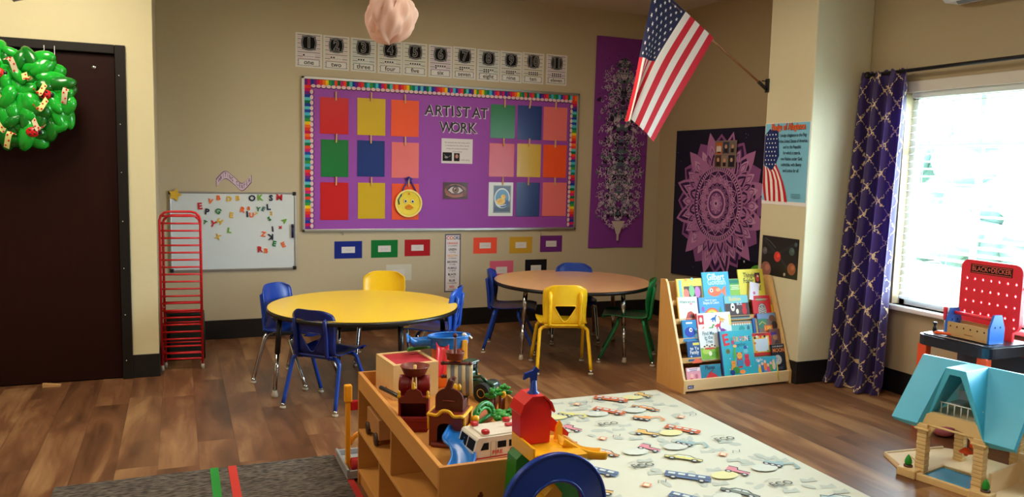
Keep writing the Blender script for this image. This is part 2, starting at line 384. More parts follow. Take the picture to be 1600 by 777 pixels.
# door
struct(MB().bx(DX0-.06, DX1+.06, YD+.1405, YD+.16, 0, DH+.06, mat('dark_backing', (20, 16, 14), .9)), 'door_light_blocker')  # unseen dark backing, added to stop light leaking through the door gaps
d = struct(MB().bx(DX0+.004, DX1-.004, YD+.012, YD+.057, .008, DH-.006, DOORM), 'door_1')
f = MB(); f.bx(DX1, DX1+.06, YD-.018, YD+.12, 0, DH+.055, FRAME_BK, bev=.004); f.bx(DX0-.06, DX0, YD-.018, YD+.12, 0, DH+.055, FRAME_BK, bev=.004); f.bx(DX0, DX1, YD-.018, YD+.12, DH, DH+.055, FRAME_BK, bev=.004)
f.build('door_frame', d)
p = MB(); p.lathe([(0.0, -.004), (.011, -.004), (.013, 0), (.013, .003), (0, .003)], CHROME, mtx=Matrix.Translation((-.472, YD+.010, 1.975)) @ Matrix.Rotation(PI/2, 4, 'X')); p.build('peep_hole', d)
s = MB()
for z in (1.93, 1.63, 1.33, 1.02, .72, .42, .12): s.ball((DX1+.022, YD-.0185, z), .0045, CHROME, 8, (1, .5, 1))
s.build('frame_screws', d)
h = MB(); h.tube([(DX0+.08, YD+.01, 1.0), (DX0+.08, YD-.05, 1.0), (DX0+.20, YD-.05, 1.0)], .01, CHROME); h.build('door_handle', d)
# window: frame, glass, bars, sill, blinds
wf = MB(); XG = XR+.095
for y0, y1, z0, z1 in ((WIN_Y0, WIN_Y0+.04, WIN_Z0, WIN_Z1), (WIN_Y1-.04, WIN_Y1, WIN_Z0, WIN_Z1), (WIN_Y0, WIN_Y1, WIN_Z0, WIN_Z0+.04), (WIN_Y0, WIN_Y1, WIN_Z1-.04, WIN_Z1)):
    wf.bx(XG-.03, XG+.03, y0, y1, z0, z1, WHITE)
win = struct(wf, 'window_1')
bars = MB(); BARM = mat('window_bar_white', (186, 200, 208), .4)
for y in (3.324, 2.85, 2.376): bars.bx(XG-.012, XG+.012, y-.016, y+.016, WIN_Z0+.03, WIN_Z1-.03, BARM)
bars.bx(XG-.013, XG+.013, WIN_Y0+.03, WIN_Y1-.03, 1.60, 1.632, BARM); bars.build('glazing_bars', win)
GL = bpy.data.materials.new('window_glass'); GL.use_nodes = True; nt = GL.node_tree; nt.nodes.remove(nt.nodes['Principled BSDF'])
t_ = nt.nodes.new('ShaderNodeBsdfTransparent'); g_ = nt.nodes.new('ShaderNodeBsdfGlossy'); g_.inputs['Roughness'].default_value = 0.02; mx = nt.nodes.new('ShaderNodeMixShader'); mx.inputs[0].default_value = 0.06
t_.inputs[0].default_value = (0.96, 0.99, 0.98, 1)
nt.links.new(t_.outputs[0], mx.inputs[1]); nt.links.new(g_.outputs[0], mx.inputs[2]); nt.links.new(mx.outputs[0], nt.nodes['Material Output'].inputs[0])
MB().bx(XG-.002, XG+.002, WIN_Y0+.03, WIN_Y1-.03, WIN_Z0+.03, WIN_Z1-.03, GL).build('glass', win)
s = MB(); s.bx(XR-.055, XR+.07, WIN_Y0-.05, WIN_Y1+.03, WIN_Z0-.03, WIN_Z0, WHITE, bev=.008); s.build('window_sill', win)
s = MB(); s.bx(XR-.012, XR+.02, WIN_Y0, WIN_Y1, WIN_Z1-.0, WIN_Z1+.07, mat('blind_valance', (214, 208, 196), .5), bev=.004); s.build('valance', win)
BL = mat('white_blind_slat', (236, 238, 240), .5, transl=0.25)
bl = thing('window_blind', 'white horizontal slat blind hanging in the bright window behind the purple curtain', 'blind', (XR+.035, (WIN_Y0+WIN_Y1)/2, WIN_Z0+.02))
bw_ = WIN_Y1-WIN_Y0-.06; s = MB(); nz = 27
for i in range(nz):
    z = .075+i*.0465; s.box((0, 0, z), (.046, bw_, .0025), BL, rot=(0, math.radians(-12), 0))
s.build('slats', bl)
MB().box((0, 0, .03), (.04, bw_, .018), BL, bev=.004).build('bottom_rail', bl)
MB().box((0, 0, 1.335), (.045, bw_, .04), BL, bev=.004).build('head_rail', bl)
for y in (-.70, -.0, .62, .84):
    for a in (-.022, .022): MB().tube([(a, y, .03), (a, y, 1.33)], .0012, BL, 4).build('ladder_cord', bl)
# outdoors, seen only through the slats
G1 = mat('lawn', (150, 160, 130), .9, var=.2, scale=3); G2 = mat('hedge_leaf', (92, 116, 108), .8, var=.5, scale=5)
MB().bx(XR+.6, 40, -14, 26, -.45, -.35, G1).build('lawn', label='green lawn outside the window', category='lawn', kind='structure')
random.seed(5)
def shrub(loc, r, hgt, label):
    mb = MB()
    for i in range(26):
        a = random.uniform(0, 2*PI); q = random.uniform(0, r); z = random.uniform(.1, 1)*hgt
        mb.ball((q*math.cos(a), q*math.sin(a), z), r*random.uniform(.28, .5), G2, 8, (1, 1, .8))
    mb.tube([(0, 0, 0), (0, 0, hgt*.4)], r*.08, mat('bark', (88, 68, 50), .9))
    mb.build('garden_tree', loc=loc, label=label, category='tree')
shrub((15, 11.2, -.36), 1.6, 3.6, 'tall green tree outside the upper left of the window')
shrub((12, 6.6, -.36), 1.4, 2.3, 'lower round green tree outside the middle of the window')

# wall air unit high beside the window (only its lower edge shows)
ac = thing('wall_heater_unit', 'white wall mounted air unit above the window at the top edge', 'air conditioner', (XR-.002, 3.05, 2.45))
m_ = MB(); m_.prism([(0, 0), (-.12, -.002), (-.19, .05), (-.20, .28), (0, .28)], -.42, .42, WHITE, fr=(Vector((0, 0, 0)), Vector((1, 0, 0)), Vector((0, 0, 1)), Vector((0, -1, 0)))); m_.build('casing', ac)
MB().box((-.13, 0, .012), (.09, .7, .008), mat('vent_grey', (120, 124, 126), .5), rot=(0, math.radians(36), 0)).build('air_flap', ac)

# ceiling light panels themselves
for i, (lx, ly, pw) in enumerate(LAMP_LIGHT):
    t = thing('ceiling_light', ['recessed ceiling light panel nearest the dark door', 'recessed ceiling light panel over the toy shelf', 'recessed ceiling light panel at the room entrance side', 'recessed ceiling light panel nearest the room front', 'recessed ceiling light panel over the two round tables'][i], 'ceiling light', (lx, ly, HC), group=None)
    fr_ = MB()
    for a, b_, c_, d_ in ((-.32, -.29, -.6, .6), (.29, .32, -.6, .6), (-.32, .32, -.6, -.57), (-.32, .32, .57, .6)): fr_.bx(a, b_, c_, d_, -.03, 0, WHITE)
    fr_.build('frame', t)
    MB().bx(-.29, .29, -.57, .57, -.012, -.006, mat('lamp_diffuser', (255, 236, 205), .5, emit=3.0)).build('diffuser', t)

# ------------------------------------------------------------------ floor coverings
cp = thing('grey_carpet', 'dark grey woven carpet with a green and a red stripe on the plank floor', 'carpet', (.094, 1.6, 0))
mb = MB(); mb.grid(lambda a, b: Vector((-.61+1.20*a, -2.0+4.17*b, .009+.0004*math.sin(a*90))), 2, 2, CARPET); mb.bx(-.61, .59, -2.0, 2.17, 0, .0088, CARPET); mb.build('pile', cp)
MB().bx(.014, .05, -2.0, 2.172, .004, .0112, mat('green_stripe', (24, 136, 44), .8, var=.1)).build('green_stripe', cp)
MB().bx(.092, .128, -2.0, 2.172, .004, .0112, mat('red_stripe', (196, 48, 36), .8, var=.1)).build('red_stripe', cp)
MB().bx(.578, .606, -2.0, 2.172, .002, .0114, mat('red_tape', (178, 34, 26), .6)).build('edge_tape', cp)

# play mat with printed vehicles
MAT_C = (204, 206, 190)
pm = MB(); pm.bx(-.63, .63, -1.75, 1.75, 0, .008, paper(MAT_C)); A = Art(pm, (0, 0, .008), (1, 0, 0), (0, 1, 0), n=(0, 0, 1), lift=.0003, step=.000012)
random.seed(11)
DK = (70, 76, 84)
def car(A, x, y, s, c, rot, kind):
    cs, sn = math.cos(rot), math.sin(rot); T = lambda P: [(x+s*(a*cs-b*sn), y+s*(a*sn+b*cs)) for a, b in P]
    if kind == 0:    # saloon car
        body = [(-1, 0), (-1, .28), (-.6, .34), (-.35, .62), (.3, .62), (.6, .34), (1, .26), (1, 0)]
        A.poly(T(body), c); A.poly(T([(-.45, .36), (-.28, .55), (-.02, .55), (-.02, .36)]), (196, 208, 206)); A.poly(T([(.05, .36), (.05, .55), (.26, .55), (.45, .36)]), (196, 208, 206)); A.line(T(body), .007*1, DK, True)
        wh = (-.6, .6)
    elif kind == 1:  # bus / lorry
        body = [(-1.15, 0), (-1.15, .75), (1.05, .75), (1.15, .4), (1.15, 0)]
        A.poly(T(body), c)
        for k in range(4): A.poly(T([(-1+.5*k, .4), (-1+.5*k, .64), (-.65+.5*k, .64), (-.65+.5*k, .4)]), (196, 208, 206))
        A.line(T([(-1.15, .3), (1.15, .3)]), .008, DK); wh = (-.7, .7)
    elif kind == 2:  # digger
        A.poly(T([(-.7, .1), (-.7, .5), (-.1, .5), (-.1, .75), (.3, .75), (.4, .1)]), c); A.line(T([(.3, .5), (.8, .95), (1.2, .45), (1.05, .2)]), .016, c); A.line(T([(-.7, .1), (.4, .1)]), .012, DK); wh = (-.5, -.15, .2)
    else:            # tractor / scooter
        A.poly(T([(-.6, .1), (-.6, .8), (-.1, .8), (0, .45), (.7, .42), (.7, .1)]), c); A.line(T([(-.6, .8), (-.1, .8), (0, .45), (.7, .42)]), .008, DK); wh = (-.4, .5)
    for k in wh:
        q = T([(k, 0)])[0]; A.ell(q[0], q[1], s*.2, s*.2, DK, 12); A.ell(q[0], q[1], s*.1, s*.1, (205, 205, 196), 10)
cols = [(216, 148, 96), (96, 116, 150), (212, 206, 130), (206, 136, 148), (122, 132, 120), (206, 110, 70), (150, 176, 178), (214, 178, 110)]
ghost = (180, 188, 178)
for i in range(230):
    x = random.uniform(-.55, .55); y = random.uniform(-1.65, 1.65)
    if random.random() < .5: A.ell(x, y, random.uniform(.02, .05), random.uniform(.015, .03), ghost, 9, random.random()*3)
    else: A.poly([(x-.04, y), (x-.02, y+.04), (x+.01, y+.02), (x+.05, y+.035), (x+.04, y-.01)], ghost)
k = 0
for j in range(17):
    for i in range(5):
        x = -.52+i*.245+(.11 if j % 2 else 0)+random.uniform(-.02, .02); y = -1.62+j*.202+random.uniform(-.02, .02)
        if abs(x) > .54: continue
        r = k*5 % 7; k += 1
        if r in (0, 2, 5): 
            A.ell(x-.07, y-.01, .07, .045, (214, 212, 160) if r == 2 else (202, 208, 198), 10); car(A, x, y, .085, cols[(k*3) % 8], -.9, (k*7) % 4)
        elif r in (1, 4): car(A, x, y, .092, cols[(k*5+1) % 8], -.7, (k*3+1) % 4)
        elif r == 3: A.text('ECO', x, y, .06, (96, 100, 92), .02); A.line([(x-.06, y+.045), (x-.02, y+.06), (x+.03, y+.045)], .004, (150, 154, 148))
        else: A.rect(x, y, .042, .04, (214, 150, 120), .78); A.rect(x, y, .026, .024, (224, 214, 190), .78); A.line([(x+.06, y), (x+.08, y+.03), (x+.10, y), (x+.12, y+.03)], .004, DK)
pm.build('play_mat', loc=(2.165, 2.52, 0), rot=(0, 0, math.radians(-1.2)), recalc=False, label='pale padded play mat printed with cars and buses on the plank floor', category='play mat')

# ------------------------------------------------------------------ round activity tables
def round_table(label, loc, R, H, top_c, leg_angles, r_leg, upper_mat, name='activity_table', rz=0):
    t = thing(name, label, 'table', (loc[0], loc[1], 0), rz)
    mb = MB(); mb.lathe([(0, H-.003), (R-.006, H-.003), (R-.004, H), (0, H+.0002)][:2]+[(R-.004, H), (0, H)], top_c, seg=72, smooth=False)
    mb.build('laminate_top', t)
    mb = MB(); mb.lathe([(R-.03, H-.030), (R-.002, H-.027), (R, H-.015), (R-.002, H-.0035), (R-.03, H-.0032), (R-.03, H-.030)], BLACKP, seg=72); mb.lathe([(0, H-.028), (R-.03, H-.028), (R-.03, H-.004), (0, H-.004)], mat('particle_board_underside', (70, 52, 36), .8), seg=48, smooth=False); mb.build('edge_band', t)
    for a in leg_angles:
        a = math.radians(a); x, y = math.cos(a), math.sin(a); m = MB()
        P0 = (x*(r_leg-.035), y*(r_leg-.035), H-.028); P1 = (x*r_leg, y*r_leg, .03); q = lambda f: tuple(P0[i]+(P1[i]-P0[i])*f for i in range(3))
        m.tube([q(0), q(.5)], .0165, upper_mat, 12); m.tube([q(.5), q(.97)], .0125, CHROME, 12)
        m.box((x*(r_leg-.035), y*(r_leg-.035), H-.032), (.09, .06, .008), upper_mat, rot=(0, 0, a))
        L = m.build('leg', t)
        g = MB(); g.lathe([(.013, .040), (.016, .026), (.020, .012), (.019, 0), (0, 0)][::-1], GLIDE, c=(P1[0], P1[1], 0), seg=14); g.build('glide', L)
    return t
YEL = mat('yellow_laminate', (250, 212, 44), .28, var=.02, scale=3)
OAK = mat('light_oak_laminate', (226, 172, 122), .22, var=.06, scale=9)
round_table('round yellow topped activity table with black edge and four legs', (1.07, 4.935), .593, .533, YEL, (186, 281, 4, 96), .56, BLACKP)
round_table('round wood topped activity table with thin black edge and chrome legs', (2.825, 5.487), .612, .552, OAK, (202, 290, 22, 110), .55, CHROME)

# ------------------------------------------------------------------ stacking school chairs
PROF = [(.190, .322, .150), (.185, .338, .160), (.12, .347, .170), (.02, .340, .172), (-.08, .334, .165), (-.135, .342, .155), (-.158, .372, .148), (-.170, .43, .148), (-.182, .51, .152), (-.192, .58, .150), (-.198, .622, .140)]
def chair_shell_point(a, t):
    n = len(PROF)-1; f = t*n; i = min(int(f), n-1); f -= i
    g = lambda j, k: PROF[max(0, min(n, j))][k]
    def cr(k):
        a0, b0, c0, d0 = g(i-1, k), g(i, k), g(i+1, k), g(i+2, k); return .5*((2*b0)+(c0-a0)*f+(2*a0-5*b0+4*c0-d0)*f*f+(3*b0-a0-3*c0+d0)*f**3)
    y, z, w = cr(0), cr(1), cr(2); s = 2*a-1; bk = max(0, min(1, (t-.5)/.25)); e = s*s
    y += bk*.035*e + bk*.012*abs(s)**8
    z += (1-bk)*(.012*abs(s)**4)*(1 if t < .5 else 1)
    if t > .86: k = (t-.86)/.14; w *= 1-.10*k**3*1; z -= .022*k*abs(s)**5
    if t < .1: k = (.1-t)/.1; z -= 0.0; y -= .03*k*abs(s)**4
    return Vector((s*w, y, z))
def chair_shell(c):
    mb = MB(); mb.grid(lambda a, t: chair_shell_point(a, t), 24, 48, c)
    me_o = mb.build('seat_shell', recalc=False)
    md = me_o.modifiers.new('s', 'SOLIDIFY'); md.thickness = .006; md.offset = 0
    cut = MB(); cut.prism([(-.068, .478), (-.074, .466), (-.018, .372), (0, .366), (.018, .372), (.074, .466), (.068, .478)], -.30, 0.0, c, fr=(Vector((0, 0, 0)), Vector((1, 0, 0)), Vector((0, 0, 1)), Vector((0, 1, 0))))
    co = cut.build('cutter')
    bo = me_o.modifiers.new('b', 'BOOLEAN'); bo.object = co; bo.operation = 'DIFFERENCE'; bo.solver = 'EXACT'
    dg = bpy.context.evaluated_depsgraph_get(); dg.update(); me = bpy.data.meshes.new_from_object(me_o.evaluated_get(dg))
    bpy.data.objects.remove(me_o); bpy.data.objects.remove(co)
    bm = bmesh.new(); bm.from_mesh(me)
    X = MB(); X.bm = bm; X.mats = [c]
    # rolled lip of the hand hole, the two hollow ribs of the back and the lower rim
    def onback(x, z):
        best = None
        for k in range(60):
            t = .5+.5*k/59; w = chair_shell_point(.5, t)
            if best is None or abs(w.z-z) < best[0]: best = (abs(w.z-z), t)
        t = best[1]; hw = chair_shell_point(1, t).x; p = chair_shell_point(.5+.5*x/hw, t); return Vector((x, p.y, z))
    X.tube([onback(x, z)-Vector((0, .002, 0)) for x, z in ((-.066, .480), (0, .481), (.066, .480), (.076, .466), (.048, .418), (.019, .370), (0, .363), (-.019, .370), (-.048, .418), (-.076, .466))], .0055, c, 6, closed=True)
    for sx in (-1, 1):
        P = [onback(sx*.108, .575)+Vector((0, -.002, 0))]+[onback(sx*.108, z)+Vector((0, -.016, 0)) for z in (.56, .50, .44, .39)]+[Vector((sx*.108, -.165, .345)), Vector((sx*.108, -.14, .325))]
        X.tube(P, [.006, .014, .014, .014, .013, .013, .012], c, 8)
    X.tube([onback(x, .352)+Vector((0, -.010+.0, -.012)) for x in (-.14, -.08, 0, .08, .14)], .007, c, 6)
    for s_ in (0, 1):
        X.tube([chair_shell_point(s_, k/30) for k in range(31)], .0042, c, 6)
    X.tube([chair_shell_point(k/16, 1) for k in range(17)], .0042, c, 6)
    bm.to_mesh(me); bm.free(); me.name = 'seat_shell'
    o = bpy.data.objects.new('seat_shell', me); COL.objects.link(o)
    for p in o.data.polygons: p.use_smooth = True
    return o
SHELLS = {}
LEGM = {}
def chair(label, x, y, face_deg, shell_rgb, leg_m, group=None):
    """face_deg: heading of the sitter, 90 = away from the camera along +Y"""
    t = thing('school_chair', label, 'chair', (x, y, 0), math.radians(face_deg-90), group)
    c = plast(shell_rgb, .33)
    if shell_rgb not in SHELLS: SHELLS[shell_rgb] = chair_shell(c); SHELLS[shell_rgb].parent = t
    else:
        o = SHELLS[shell_rgb].copy(); COL.objects.link(o); o.parent = t
    fm = MB()
    for yy in (-.115, .065): fm.tube([(-.125, yy, .322), (.125, yy, .322)], .0095, leg_m, 8)
    fm.build('seat_frame', t)
    for sx in (-1, 1):
        for sy in (-1, 1):
            L = MB(); yb = -.115 if sy < 0 else .065; yf = -.195 if sy < 0 else .195
            L.tube([(sx*.10, yb, .322), (sx*.140, yb, .320), (sx*.162, yb+sy*.006, .304), (sx*.170, yb+sy*.014, .27), (sx*.188, yf, .028)], .0125, leg_m, 10, smooth_path=4)
            lo = L.build('leg', t)
            g = MB(); g.lathe([(0, 0), (.017, 0), (.0195, .004), (.0185, .010), (.014, .014), (0, .014)], GLIDE, c=(sx*.1885, yf, 0), seg=14); g.lathe([(0, .013), (.013, .013), (.0125, .034), (0, .034)], CHROME, c=(sx*.1885, yf, 0), seg=14); g.build('glide', lo)
    return t
BLUE, YELL, GREEN = (20, 62, 158), (244, 196, 24), (8, 112, 56)
NAVY_TUBE, YEL_TUBE, GRN_TUBE = plast((18, 62, 156), .3), plast((238, 188, 20), .3), plast((10, 104, 56), .3)
chair('blue chair with blue legs in front of the yellow table, its back to the room', .790, 4.640, 45.5, (12, 32, 108), NAVY_TUBE).scale = (.95, .95, .95)
chair('blue chair with chrome legs at the left side of the yellow table', .690, 5.245, -42, BLUE, CHROME)
chair('yellow chair with chrome legs behind the yellow table, only its top showing', 1.36, 5.62, 255, YELL, CHROME)
chair('blue chair with chrome legs at the right side of the yellow table, beyond the toys', 1.55, 5.03, 152, (24, 76, 176), CHROME)
chair('yellow chair with yellow legs in front of the wood topped table', 2.495, 4.99, 72, YELL, YEL_TUBE)
chair('dark blue chair with blue legs at the left side of the wood topped table', 2.385, 5.645, -28, (18, 50, 140), NAVY_TUBE)
chair('blue chair with chrome legs behind the wood topped table against the wall side', 3.01, 5.79, 247, BLUE, CHROME)
chair('green chair with green legs at the right side of the wood topped table', 3.10, 5.08, 146, GREEN, GRN_TUBE)

# ------------------------------------------------------------------ red metal rack and what stands behind it
RED = plast((196, 22, 30), .35)
rk = thing('wire_rack', 'tall red metal rack of many rungs standing beside the whiteboard', 'rack', (.002, 5.72, 0), math.radians(-6))
def rframe(y, top, w, n0): 
    f = MB(); P = [(-w, y, .03), (-w, y, top-.06)]+[(-w+.06-.06*math.cos(a), y, top-.06+.06*math.sin(a)) for a in (PI/6, PI/3, PI/2)]+[(w-.06+.06*math.sin(a), y, top-.06+.06*math.cos(a)) for a in (0, PI/6, PI/3, PI/2)]+[(w, y, .03)]
    f.tube(P, .0085, RED, 8); return f
rframe(0, 1.075, .127, 0).build('front_frame', rk); rframe(.09, 1.045, .118, 0).build('rear_frame', rk)
zs = [1.045-.049*i for i in range(20)]+[.075]
for z in zs: m_ = MB(); m_.tube([(-.125, 0, z), (.125, 0, z)], .0068, RED, 6); m_.build('rung', rk)
for i in range(6): m_ = MB(); m_.tube([(-.118, .09, .10+i*.07), (.118, .09, .10+i*.07)], .006, RED, 6); m_.build('rung', rk)
for sx in (-1, 1):
    for z in (.12, .42, .70, 1.0): m_ = MB(); m_.tube([(sx*.122, 0, z), (sx*.117, .09, z)], .006, RED, 6); m_.build('side_brace', rk)
    for yy in (0, .09): m_ = MB(); m_.lathe([(0, 0), (.012, 0), (.012, .03), (.009, .035), (0, .035)], GLIDE, c=(sx*(.127 if yy == 0 else .118), yy, 0), seg=10); m_.build('foot_cap', rk)
st = thing('folding_stool', 'dark green folded step stool leaning behind the red rack', 'stool', (.035, 6.0, 0))
m_ = MB(); DG = plast((16, 36, 30), .5); m_.box((-.01, 0, .18), (.25, .03, .36), DG, bev=.012); m_.build('panel', st)
m_ = MB(); m_.tube([(-.12, -.02, .01), (-.12, -.02, .33), (.11, -.02, .33), (.11, -.02, .01)], .009, DG, 8); m_.build('frame', st)

# ------------------------------------------------------------------ low slanted book display
bs = thing('book_display', 'maple slanted book display shelf full of picture books beside the pillar', 'bookcase', (2.955, 4.135, 0), 0)
W_, D_, H_ = .875, .315, .705
side = [(0, 0), (D_, 0), (D_, H_), (D_-.055, H_+.004), (D_-.075, H_-.02), (.012, .10), (0, .085)]
for x in (0, W_-.016):
    m_ = MB(); m_.prism(side, x, x+.016, MAPLE_Z if x == 0 else MAPLE, fr=(Vector((0, 0, 0)), Vector((0, 1, 0)), Vector((0, 0, 1)), Vector((1, 0, 0))), side=PINE); m_.build('side_panel', bs)
MB().bx(.016, W_-.016, D_-.012, D_-.002, .03, H_-.02, MAPLE_X).build('back_panel', bs)
MB().bx(.016, W_-.016, .004, .018, .012, .088, wood('maple_front_rail', (232, 200, 150), 0, .4, .08), bev=.003).build('front_rail', bs)
lab = MB(); lab.bx(.035, .078, .002, .0039, .03, .052, paper((34, 44, 120))); a_ = Art(lab, (.0565, .002, .041), (1, 0, 0), (0, 0, 1)); a_.ell(-.013, 0, .005, .006, (210, 210, 220), 10); 
for k in range(3): a_.rect(.004+.0*k, .005-.005*k, .022, .0022, (190, 196, 220))
lab.build('maker_plate', bs, label='small blue plate')
TIER = [(.030, .075), (.085, .19), (.135, .31), (.185, .43), (.232, .545)]   # (depth of the front face, height of the shelf board)
for i, (yy, zz) in enumerate(TIER):
    m_ = MB(); m_.bx(.016, W_-.016, yy, D_-.012, zz-.010, zz, MAPLE_X); m_.build('shelf', bs)
    if i: m_ = MB(); m_.bx(.016, W_-.016, yy-.004, yy+.006, zz-.012, zz+.022, MAPLE_X); m_.build('shelf_lip', bs)

# ------------------------------------------------------------------ bulletin board and its papers
bb = thing('bulletin_board', 'large purple paper covered board with a rainbow border and silver frame', 'bulletin board', (2.175, YB, .872))
BWD, BHT = 2.47, 1.222
MB().bx(-BWD/2, BWD/2, -.014, 0, 0, BHT, mat('purple_paper', (150, 66, 170), .62, var=.05, scale=5, bump=.3)).build('purple_backing', bb)
fr_ = MB()
for a, b_, c_, d_ in ((-BWD/2-.018, -BWD/2+.004, -.018, BHT+.018), (BWD/2-.004, BWD/2+.018, -.018, BHT+.018), (-BWD/2-.018, BWD/2+.018, -.018, .004), (-BWD/2-.018, BWD/2+.018, BHT-.004, BHT+.018)): fr_.bx(a, b_, -.026, 0, c_, d_, STEEL, bev=.003)
fr_.build('frame', bb)
RB = [(14, 110, 70), (90, 190, 196), (30, 56, 150), (110, 40, 130), (196, 22, 84), (224, 60, 40), (236, 110, 30), (232, 196, 30), (60, 150, 60), (20, 120, 110), (70, 180, 200), (40, 70, 160), (200, 30, 110), (230, 70, 40)]
bd = MB(); A = Art(bd, (0, -.014, 0), lift=.001, step=.00001)
def crayons(x0, x1, y0, y1, horiz):
    n = int(((x1-x0) if horiz else (y1-y0))/.024); 
    for i in range(n):
        c = RB[(i*1) % len(RB)] if (i//2) % 5 else RB[(i+3) % len(RB)]
        if horiz: A.rect(x0+(i+.5)*(x1-x0)/n, (y0+y1)/2, (x1-x0)/n, y1-y0, c)
        else: A.rect((x0+x1)/2, y0+(i+.5)*(y1-y0)/n, x1-x0, (y1-y0)/n, c)
e = .004
crayons(-BWD/2+e, BWD/2-e, BHT-.052, BHT-e, True); crayons(-BWD/2+e, -BWD/2+.056, e, BHT-.052, False); crayons(BWD/2-.056, BWD/2-e, e, BHT-.052, False)
SC, DKC = (224, 190, 196), (40, 22, 40)
for i in range(58):
    x = -BWD/2+.075+i*(BWD-.15)/57; A.ell(x, BHT-.060, .0205, .017, DKC, 10); 
for i in range(58):
    x = -BWD/2+.075+i*(BWD-.15)/57; A.ell(x, BHT-.057, .019, .014, SC, 10)
for sx in (-1, 1):
    for i in range(26): A.ell(sx*(BWD/2-.064), .03+i*.0435, .017, .0205, DKC, 10)
    for i in range(26): A.ell(sx*(BWD/2-.061), .03+i*.0435, .014, .019, SC, 10)
bd.build('rainbow_border', bb, recalc=False)
YP = YB-.0145
# cut-out letters
LET = mat('letter_cutout_black', (26, 22, 26), .5); LEW = mat('letter_cutout_white', (216, 206, 220), .6)
def cutout(ch, x, z, size, word):
    mb = MB(); V, Fc = glyphs(ch, .012)
    for mm, off, dy in ((LEW, .045, -.0012), (LET, .012, -.0022)):
        V, Fc = glyphs(ch, off); A = Art(mb, (0, dy, 0), lift=0); A.text(ch, .004 if mm is LEW else 0, -.003 if mm is LEW else 0, size, mm, off, sx=.92)
    o = mb.build('letter_cutout', loc=(x, YP, z), rot=(0, random.uniform(-.05, .05), 0), recalc=False, label='black cut-out letter %s in the word %s on the purple board' % (ch, word), category='letter', group='title letters on the purple board')
random.seed(2)
for i, ch in enumerate('ARTIST'): cutout(ch, (1.990, 2.073, 2.145, 2.200, 2.256, 2.325)[i], 1.888, .125, ('ARTIST' if ch != 'T' else ('ARTIST, just after the R' if i == 2 else 'ARTIST, at its end')))
for i, ch in enumerate('AT'): cutout(ch, (2.418, 2.492)[i], 1.884, .125, 'AT')
for i, ch in enumerate('WORK'): cutout(ch, (2.142, 2.228, 2.306, 2.382)[i], 1.750, .125, 'WORK')
PC = {'red': (202, 24, 30), 'yellow': (208, 172, 24), 'orange': (240, 86, 38), 'green': (22, 120, 58), 'blue': (22, 52, 122), 'pink': (230, 116, 116), 'white': (216, 220, 222)}
PAP = [('red', 1.067, 1.298, 1.658, 1.953), ('yellow', 1.371, 1.607, 1.659, 1.963), ('orange', 1.657, 1.897, 1.659, 1.963), ('green', 1.074, 1.298, 1.307, 1.612), ('blue', 1.372, 1.603, 1.315, 1.615), ('pink', 1.663, 1.901, 1.309, 1.609), ('red', 1.07, 1.299, 0.951, 1.262), ('yellow', 1.379, 1.609, 0.961, 1.263), ('orange', 1.668, 1.905, 0.951, 1.26), ('green', 2.552, 2.788, 1.676, 1.972), ('blue', 2.813, 3.051, 1.672, 1.976), ('pink', 3.07, 3.308, 1.673, 1.976), ('red', 2.547, 2.788, 1.334, 1.63), ('yellow', 2.816, 3.052, 1.335, 1.635), ('orange', 3.076, 3.313, 1.335, 1.634), ('white', 2.549, 2.785, 0.981, 1.284), ('blue', 2.817, 3.05, 0.977, 1.286), ('pink', 3.08, 3.323, 0.98, 1.29)]
rown = ['top', 'middle', 'bottom']; PEG = wood('clothespin_wood', (214, 170, 120), 2, .6, .1)
def duckpic(A, w, h):
    A.rect(.012, -.0, w*.72, h*.82, (120, 132, 132)); A.rect(.012, -.0, w*.66, h*.76, (64, 82, 110)); A.rect(.012, -h*.30, w*.66, h*.12, (40, 54, 88))
    A.ell(.012, .01, w*.32, h*.30, (206, 216, 220), 28); A.ell(.012, .01, w*.27, h*.255, (60, 130, 176), 28); A.ell(.035, -.04, .05, .03, (30, 76, 130), 14, .5)
    A.ell(.0, -.02, .044, .030, (240, 196, 40), 18, .1); A.ell(.022, .022, .022, .022, (240, 196, 40), 16); A.poly([(.042, .026), (.062, .018), (.042, .012)], (230, 110, 30)); A.ell(.028, .027, .004, .004, (20, 20, 20), 8); A.ell(-.008, -.018, .024, .014, (222, 168, 28), 12, .4); A.line([(-.045, -.05), (.0, -.058), (.05, -.048)], .006, (240, 244, 246))
def plain(A, w, h): pass
